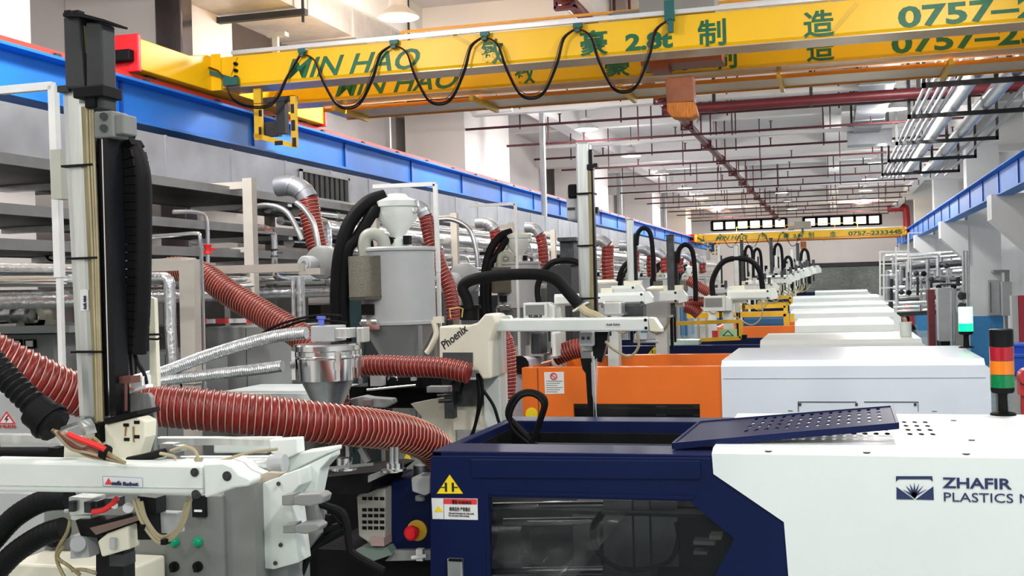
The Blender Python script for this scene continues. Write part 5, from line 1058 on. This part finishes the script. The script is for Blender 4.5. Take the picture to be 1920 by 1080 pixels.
# ---- controller box and the dark injection side
Yb = 4.2
t = thing('control_box', 'grey control box with two green buttons below the lettered beam', 'control box', P(260, 1080, Yb))
part('body', MB().pbox(88, 925, 423, 1400, Yb, .5), box_m, t, bevel=.006)
part('side_panel', MB().pbox(426, 905, 482, 1400, Yb+.02, .5), box_m, t, bevel=.004)
for q in ((328, 1016), (372, 1016)): c_ = P(*q, Yb); part('button', MB().lathe(c_, [(.022, 0), (.022, -.012), (.014, -.024), (0, -.027)], 18, 'y'), mat('button_green', (.0, .30, .15), .3), t, 'green button')
for q in ((328, 1062), (372, 1062)): c_ = P(*q, Yb); part('selector', MB().lathe(c_, [(.022, 0), (.022, -.012), (0, -.014)], 18, 'y').box(c_.x-.006, c_.x+.006, c_.y-.03, c_.y, c_.z-.018, c_.z+.018), blk_m, t)
part('display', MB().pbox(360, 930, 384, 970, Yb-.02, .02).pbox(290, 930, 306, 958, Yb-.02, .02), blkg_m, t); part('display_light', MB().pbox(364, 956, 378, 960, Yb-.024, .004), white_s, t)
part('cable_gland', MB().lathe(P(105, 1000, Yb), [(.055, 0), (.055, -.03), (.04, -.05), (0, -.05)], 20, 'y'), blk_m, t)
t = thing('white_mount', 'white bolted mounting frame right of the grey control box', 'bracket', P(520, 1060, 4.3))
part('plate', MB().prism([(478, 912), (530, 890), (560, 880), (562, 910), (545, 930), (560, 1055), (512, 1068), (482, 1064)], 4.3, .12).prism([(400, 826), (505, 825), (500, 850), (400, 850)], 3.4, .1).prism([(530, 888), (620, 845), (620, 858), (600, 880), (590, 930), (546, 940)], 4.42, .1), white_m, t, bevel=.005)
for q in ((522, 907), (526, 1022), (516, 1056)): part('bolt', MB().cyl(P(*q, 4.29), P(*q, 4.31), .009, 10), dgrey_m, t)
part('inner_plate', MB().prism([(540, 925), (585, 920), (600, 1000), (560, 1050), (546, 1040)], 4.45, .1), grey_m, t)
part('post', MB().pbox(500, 1060, 545, 1500, 4.35, .15), grey_m, t)
for i, q in enumerate(((528, 927, 608, 950), (530, 983, 600, 1002))):
    t = thing('grey_limit_switch', 'grey switch housing on the white mount, ' + ('upper' if i == 0 else 'lower') + ' of two', 'switch', P(q[0], q[3], 4.25), 'grey switch housings')
    x0, y0_, x1, y1_ = q
    part('housing', MB().prism([(x0+22, y0_+4), (x0+30, y0_), (x1-8, y0_-2), (x1, y0_+4), (x1-4, y1_-6), (x1-28, y1_), (x0+22, y1_-3)], 4.2, .08), grey_m, t, bevel=.006)
    part('mount', MB().prism([(x0, y0_+2), (x0+24, y0_-2), (x0+24, y1_-2), (x0, y1_-2)], 4.22, .06), grey_m, t, bevel=.004)
t = thing('black_conduits', 'bundle of black cables falling into the dark gap', 'cable', P(560, 1080, 4.6))
for q, r in ((((590, 940), (615, 950), (640, 960), (650, 985), (655, 1020), (665, 1040), (720, 1070)), .018), (((640, 985), (600, 1000), (570, 1040), (540, 1090)), .016), (((640, 990), (580, 1030), (540, 1075), (520, 1100)), .013), (((620, 950), (630, 970), (645, 985)), .01), (((616, 965), (610, 990), (585, 1030), (560, 1090)), .014)):
    part('cable', MB().tube(smooth_path(PL(q, 4.5), 6), r, 8), blk_m, t)
for i, (q, lab) in enumerate(((((130, 935), (80, 940), (30, 968), (-10, 1010), (-60, 1070)), 'thick black hose under the lettered beam, upper one'), (((120, 990), (80, 1003), (30, 1035), (-10, 1075), (-60, 1120)), 'thick black hose entering the gland of the grey box, lower one'))):
    ribbed('black_hose', lab, 'hose', PL(q, 3.6), .042, 'thick black hoses at lower left', pitch=.022, mt=blk_m, amp=.03, wire=False)
single('cream_cover_edge', 'cream machine cover at the bottom left corner', 'cover', MB().box(P(30, 1056, 4.0).x, P(260, 1056, 4.0).x, 3.95, 4.19, .2, P(150, 1056, 4.0).z), cream_m, bevel=.01)
single('grey_side_plate', 'grey plate behind the black hoses at lower left', 'plate', MB().pbox(-100, 925, 86, 1300, 4.6, .1), lgrey_m)
# injection end of the nearest blue machine
Yi = 6.3
t = thing('injection_unit', 'dark injection unit left of the blue guard with red stop button', 'injection unit', P(700, 1080, Yi))
part('navy_panel', MB().prism([(722, 905), (808, 890), (808, 1034), (722, 1034)], Yi, .5), mblue_m, t, bevel=.005)
part('dark_housing', MB().pbox(560, 905, 722, 1400, Yi+.9, .6).pbox(600, 1034, 810, 1400, Yi+.1, 1.2), blk_m, t)
b = MB().prism([(668, 930), (690, 917), (722, 915), (722, 1020), (700, 1024), (672, 1005)], Yi-.1, .3)
mc = part('motor_cover', b, mat('motor_grey', (.40, .39, .35), .45), t, bevel=.01)
for r_, yy in enumerate((932, 953, 964, 976, 987)):
    for k in range(4): part('vent_slot', MB().pbox(679+k*11, yy, 687+k*11, yy+6, Yi-.104, .01), blk_m, mc)
part('pink_box', MB().pbox(695, 1008, 720, 1024, Yi-.12, .2), mat('dull_pink', (.40, .28, .26), .5), t)
part('green_base', MB().prism([(668, 1030), (725, 1026), (735, 1040), (700, 1052), (665, 1046)], Yi-.1, .3), mat('dull_green', (.16, .22, .19), .5), t)
part('floor_plate', MB().prism([(740, 1032), (808, 1032), (808, 1050), (722, 1052)], Yi-.05, .1), grey_m, t)
es = P(783, 994, Yi)
e = part('stop_collar', MB().lathe(es, [(.062, 0), (.062, -.012), (.05, -.016), (0, -.016)], 26, 'y'), yguard_m, t, 'yellow collar')
part('stop_button', MB().lathe(es+Vector((-.008, -.016, .0)), [(.026, 0), (.026, -.045), (.042, -.05), (.044, -.075), (.03, -.09), (0, -.092)], 26, 'y'), red_m, e, 'red mushroom button')
cn = part('connector', MB().prism([(770, 897), (778, 893), (806, 892), (806, 925), (796, 930), (772, 922)], Yi-.16, .15), lgrey_m, t, bevel=.01)
part('connector_nut', MB().cyl(P(788, 930, Yi-.1), P(788, 938, Yi-.1), .03, 12), grey_m, cn)
part('white_fittings', MB().pbox(780, 1030, 792, 1052, Yi-.15, .04).cyl(P(772, 1046, Yi-.15), P(800, 1042, Yi-.15), .012), white_s, t)
t = thing('nozzle_fittings', 'cluster of chrome hose fittings and sensors under the big red hose', 'fittings', P(640, 890, 5.95))
part('base_plate', MB().prism([(600, 896), (700, 885), (720, 888), (700, 905), (690, 925), (600, 930)], 6.0, .5), blk_m, t)
part('grey_shelf', MB().prism([(690, 892), (722, 882), (722, 890), (690, 905)], 5.95, .3), grey_m, t)
for (x, y0_, y1_, r) in ((646, 858, 880, .045), (735, 868, 884, .035), (744, 868, 882, .03)):
    a, c_ = P(x, y1_, 5.95), P(x, y0_, 5.95); part('chrome_fitting', MB().cyl(a, c_, r, 16).cyl(a, a+Vector((0, 0, .012)), r*1.8, 16), chrome_m, t)
for (x, y0_, y1_, r, m_) in ((620, 822, 860, .016, dgrey_m), (632, 830, 855, .012, steel_m), (642, 822, 856, .016, dgrey_m), (652, 828, 856, .014, steel_m), (662, 820, 850, .012, dgrey_m), (735, 838, 868, .014, steel_m), (744, 838, 868, .012, steel_m)):
    part('sensor_tube', MB().cyl(P(x, y1_, 5.95), P(x, y0_, 5.95), r, 10), m_, t)
part('valve_arm', MB().bar(P(676, 840, 5.9), P(690, 866, 5.9), .03).bar(P(615, 878, 5.9), P(700, 870, 5.9), .015), steel_m, t)
part('led', MB().cyl(P(618, 828, 5.9), P(618, 824, 5.9), .012, 8), redp_s, t, 'small red light')
t = single('tool_plate', 'dark mould parts and grey clamps on the machine behind red hose', 'fixture', MB().pbox(690, 708, 830, 728, 8.2, .5).pbox(655, 725, 860, 765, 8.4, .4), blk_m)
part('clamp', MB().prism([(655, 748), (680, 742), (695, 745), (735, 748), (737, 756), (720, 765), (658, 763)], 8.0, .1), lgrey_m, t, bevel=.01)
part('clamp_core', MB().pbox(680, 750, 696, 760, 7.97, .05), mat('dull_pink', (.4, .3, .3), .5), t)
part('grey_block', MB().pbox(694, 702, 714, 724, 8.1, .1).pbox(770, 706, 777, 714, 8.1, .05).pbox(800, 725, 840, 736, 8.0, .1), lgrey_m, t)
part('chrome_ring', MB().tube(smooth_path(PL([(728, 712), (732, 704), (742, 706), (745, 714)], 8.1), 4), .008, 6).cyl(P(688, 731, 8.0), P(780, 722, 8.0), .008), chrome_m, t)
single('small_warning_triangle', 'small yellow warning triangle under the bend of red hose', 'sign', MB().prism([(763, 848), (770, 861), (757, 861)], 6.9, .01), yel_s)
single('steel_cylinder', 'short steel cylinder beside the corner of the blue guard', 'cylinder', MB().cyl(P(790, 893, 6.5), P(790, 872, 6.5), .05), steel_m)
# clutter between the near machines: drawers, brackets, steel parts
t = thing('grey_dosing_box', 'pale grey box with dark oval grip left of orange guard', 'box', P(975, 700, 11))
part('body', MB().pbox(950, 672, 998, 800, 10.7, .4), mat('lilac_grey', (.5, .5, .56), .4), t, bevel=.02); part('grip', MB().lathe(P(975, 684, 10.68), [(.09, 0), (.09, -.01), (0, -.01)], 16, 'y'), blk_m, t)
for i, (q, m_, Yq, lab) in enumerate((((996, 622, 1015, 668), dsteel_m, 10.9, 'dark valve bank under the far beam'), ((1034, 622, 1042, 672), white_m, 10.9, 'white post with flange behind the lettered beam'), ((1130, 565, 1165, 592), alum_m, 11.0, 'stack of aluminium profiles beside the tall bare column'), ((1165, 570, 1205, 600), dsteel_m, 11.2, 'dark pneumatic valve block below the far white beam'), ((1205, 565, 1252, 596), grey_m, 13.2, 'grey cabinet between two distant robots'))):
    t = thing('machine_fitting', lab, 'fitting', P(q[0], q[3], Yq)); part('body', MB().pbox(*q, Yq, .25), m_, t, bevel=.02)
    part('flange', MB().pbox(q[0]-4, q[3]-4, q[2]+4, q[3], Yq-.03, .3), steel_m, t)
# ================================================================ right aisle
t = thing('pipe_manifold', 'cluster of silver pipes in a white frame beside right pillars', 'pipes', P(1740, 590, 44))
b = MB(); R.seed(5); Yp = 44
for k in range(15):
    y = 474+k*7.5; x0 = 1662+(k % 4)*9; part('lagged_pipe', MB().tube(smooth_path([P(x0, y+6, Yp+3+k % 3), P(1740, y+2, Yp+1+k % 3), P(1822-(k % 3)*6, y-4, Yp+k % 3)], 4), .11 if k in (5, 3, 11) else .065, 8), (foil_m, steel_m, chrome_m, dsteel_m)[k % 4], t)
for k in range(24):
    x = 1664+k*6.3; y = 476+R.random()*50; y1 = y+25+R.random()*45
    part('vertical_pipe', MB().cyl(P(x, y, Yp+.6+k % 3), P(x, min(y1, 585), Yp+.6+k % 3), .04+R.random()*.05, 8), (steel_m, dsteel_m, chrome_m, foil_m)[k % 4], t)
for k in range(8):
    part('valve', MB().lathe(P(1690+k*14, 492+R.random()*60, Yp), [(0, -.1), (.1, -.06), (.1, .06), (0, .1)], 10, 'y'), (dsteel_m, blk_m)[k % 2], t)
fr = MB()
for x, y_ in ((1650, 471), (1657, 480), (1680, 462), (1703, 437)): fr.bar(P(x, y_, Yp-.5), P(x, 592 if x < 1700 else 510, Yp-.5), .06)
for y in (472, 495, 516, 540, 565, 590): fr.bar(P(1650, y, Yp-.5), P(1681 if y > 480 else 1703, y-1, Yp-.5), .05)
fr.bar(P(1703, 437, Yp-.5), P(1728, 436, Yp-.5), .05)
part('white_frame', fr, white_s, t); 
part('support_leg', MB().box(P(1665, 590, Yp).x, P(1665, 590, Yp).x+.1, Yp, Yp+.1, 0, P(1665, 590, Yp).z), dgrey_m, t); part('support_leg', MB().box(P(1755, 590, Yp).x, P(1755, 590, Yp).x+.1, Yp, Yp+.1, 0, P(1755, 590, Yp).z), dgrey_m, t); part('base_beam', MB().bar(P(1655, 591, Yp), P(1825, 582, Yp), .15), dgrey_m, t)
single('red_riser_pipe', 'red vertical pipe in the right aisle before the end wall', 'pipe', MB().cyl((P(1703, 590, 52).x, 52, 0), (P(1703, 590, 52).x, 52, CAMZ-1), .26, 12), mat('fire_red2', (.65, .04, .05), .4))
t = thing('aisle_cabinet', 'pale grey cabinet on dark feet in the right aisle', 'cabinet', P(1775, 630, 38)); x0_, x1_ = XZ(1760, 600, 38)[0], XZ(1790, 600, 38)[0]; part('body', MB().box(x0_, x1_, 38, 38.8, .9, XZ(1775, 540, 38)[1]), lgrey_m, t); part('base', MB().box(x0_+.05, x1_-.05, 38.05, 38.75, 0, .9), blk_m, t); part('top_rail', MB().pbox(1762, 532, 1806, 535, 37.9, .1), dgrey_m, t)
single('dark_red_cabinet', 'narrow dark red cabinet behind the pale grey one', 'cabinet', MB().box(XZ(1740, 560, 41)[0], XZ(1753, 560, 41)[0], 41, 41.6, 0, XZ(1746, 543, 41)[1]), dred_m)
t = thing('pipe_column', 'group of slim silver pipes standing before the right pillar', 'pipes', P(1800, 640, 36))
for k, x in enumerate((1784, 1797, 1803, 1806, 1811, 1816)): part('pipe', MB().cyl(P(x, 470 if k > 2 else 545, 36), P(x+1, 648, 36), (.05, .12, .05, .04, .05, .03)[k], 8), (steel_m, chrome_m, steel_m)[k % 3], t)
for k, y in enumerate((555, 575, 590)): part('valve', MB().lathe(P(1803, y, 35.9), [(0, -.1), (.12, -.05), (.12, .05), (0, .1)], 8, 'y'), dgrey_m, t)
part('grey_leg', MB().pbox(1793, 585, 1806, 655, 35.8, .2), grey_m, t)
t = thing('wall_box', 'pale grey electrical box on the right pillar, left of two', 'electrical box', P(1870, 590, 33), 'electrical boxes by the right pillar')
part('body', MB().pbox(1853, 525, 1874, 590, 39.6, .38), lgrey_m, t); part('door_seam', MB().pbox(1857, 530, 1858, 586, 39.57, .03), dgrey_m, t)
t = thing('wall_box', 'pale grey electrical box by the right pillar, right of two', 'electrical box', P(1888, 590, 31), 'electrical boxes by the right pillar')
part('body', MB().pbox(1880, 528, 1898, 592, 39.2, .4), lgrey_m, t); part('conduit', MB().pbox(1884, 506, 1893, 528, 39.3, .1).pbox(1863, 506, 1884, 511, 39.3, .7), grey_m, t); part('lower_conduit', MB().cyl(P(1886, 592, 39.3), (P(1886, 592, 39.3).x, 39.3, 0), .06), grey_m, t)
t = thing('fire_cabinet', 'red and white fire cabinet at the right edge', 'cabinet', P(1912, 640, 24)); x0_, x1_, zt_ = XZ(1911, 600, 24)[0], XZ(1960, 600, 24)[0], XZ(1930, 554, 24)[1]; part('body', MB().box(x0_, x1_, 24, 24.4, 0, zt_), mat('cabinet_red', (.35, .02, .04), .4), t); part('side', MB().box(XZ(1899, 600, 24)[0], x0_-.005, 24.05, 24.35, 0, zt_), lgrey_m, t)
for i, (q, Yq, lab) in enumerate((((1893, 648, 1960, 668), 16, 'blue plastic bin behind the stack light, topmost of the pile'), ((1893, 668, 1960, 700), 15.5, 'blue plastic bin at the right edge, lower in the pile'))):
    t = thing('blue_bin', lab, 'bin', P(q[0], q[3], Yq), 'blue bins'); part('body', MB().pbox(*q, Yq, .5), bin_m, t, bevel=.02); part('rim', MB().pbox(q[0]-2, q[1]-2, q[2]+2, q[1]+2, Yq-.03, .56), bin_m, t)
bx_ = P(1925, 700, 15.7)
t = thing('bin_stand', 'low grey stand carrying the blue bins at right edge', 'stand', (bx_.x, 15.7, 0)); part('top', MB().box(bx_.x-.35, bx_.x+.35, 15.4, 16.2, P(1925, 703, 15.5).z-.06, P(1925, 703, 15.5).z-.02), grey_m, t)
for dx in (-.3, .3):
    for dy in (15.5, 16.1): part('leg', MB().box(bx_.x+dx-.02, bx_.x+dx+.02, dy-.02, dy+.02, 0, P(1925, 703, 15.5).z-.06), grey_m, t)
t = thing('red_part', 'red machine part beside the blue bins at right edge', 'machine part', P(1915, 740, 14)); part('body', MB().lathe(P(1925, 706, 14), [(0, -.1), (.09, -.1), (.11, 0), (.09, .1), (0, .1)], 14, 'y').pbox(1912, 715, 1960, 742, 14, .2).cyl((P(1925, 720, 14).x, 14.1, 0), (P(1925, 720, 14).x, 14.1, P(1925, 720, 14).z), .05), redp_s, t)
# person bending by the machines
def person(base, s=1.0):
    t = thing('person', 'person with dark hair and grey top bending over beside the white machines', 'person', base)
    V_ = [(0, 0, .95), (0, -.05, 1.2), (-.02, -.12, 1.42), (-.05, -.18, 1.52), (-.20, -.10, 1.38), (-.33, -.18, 1.15), (-.38, -.38, 1.02), (.18, -.10, 1.38), (.25, -.22, 1.15), (.1, -.4, 1.05), (-.11, 0, .9), (-.13, -.03, .5), (-.13, .03, .08), (-.13, -.12, .04), (.11, 0, .9), (.13, -.03, .5), (.13, .03, .08), (.13, -.12, .04)]
    E = [(0, 1), (1, 2), (2, 3), (2, 4), (4, 5), (5, 6), (2, 7), (7, 8), (8, 9), (0, 10), (10, 11), (11, 12), (12, 13), (0, 14), (14, 15), (15, 16), (16, 17)]
    RR = [.15, .15, .16, .06, .07, .05, .035, .07, .05, .035, .1, .07, .05, .04, .1, .07, .05, .04]
    me = bpy.data.meshes.new('body'); me.from_pydata([(base.x+x*s, base.y+y*s, base.z+z*s) for x, y, z in V_], E, [])
    o = link(bpy.data.objects.new('body', me)); o.parent = t; o.location = -WLOC[t.name]; me.materials.append(mat('grey_shirt', (.18, .2, .22), .8))
    sk = o.modifiers.new('skin', 'SKIN'); 
    if not me.skin_vertices: me.skin_vertices.new(name='')
    for i, r_ in enumerate(RR): me.skin_vertices[0].data[i].radius = (r_*s, r_*s); 
    me.skin_vertices[0].data[0].use_root = True
    o.modifiers.new('sub', 'SUBSURF').levels = 1
    h = base+Vector((-.06, -.24, 1.66))*s
    part('head', MB().lathe(h, [(0, -.13*s), (.06*s, -.1*s), (.085*s, -.02*s), (.09*s, .04*s), (.07*s, .1*s), (0, .125*s)], 16), mat('skin', (.55, .33, .24), .6), t)
    part('hair', MB().lathe(h+Vector((.02, .03, .02))*s, [(.1*s, -.05*s), (.112*s, .03*s), (.09*s, .1*s), (0, .135*s)], 16), blk_m, t)
    part('dark_collar', MB().lathe(base+Vector((.02, -.06, 1.5))*s, [(.24*s, -.12*s), (.2*s, -.02*s), (.1*s, .06*s)], 16), blk_m, t)
    for dx in (-.03, .03): part('eye', MB().lathe(h+Vector((dx-.03, -.083, .015))*s, [(0, -.008*s), (.009*s, 0), (0, .008*s)], 8, 'y'), black_s, t)
    part('nose', MB().cyl(h+Vector((-.03, -.08, 0))*s, h+Vector((-.03, -.105, -.02))*s, .012*s, 6), MATS['skin'], t)
pp = P(1700, 585, 36); person(Vector((pp.x, 36, 0)), 1.0)
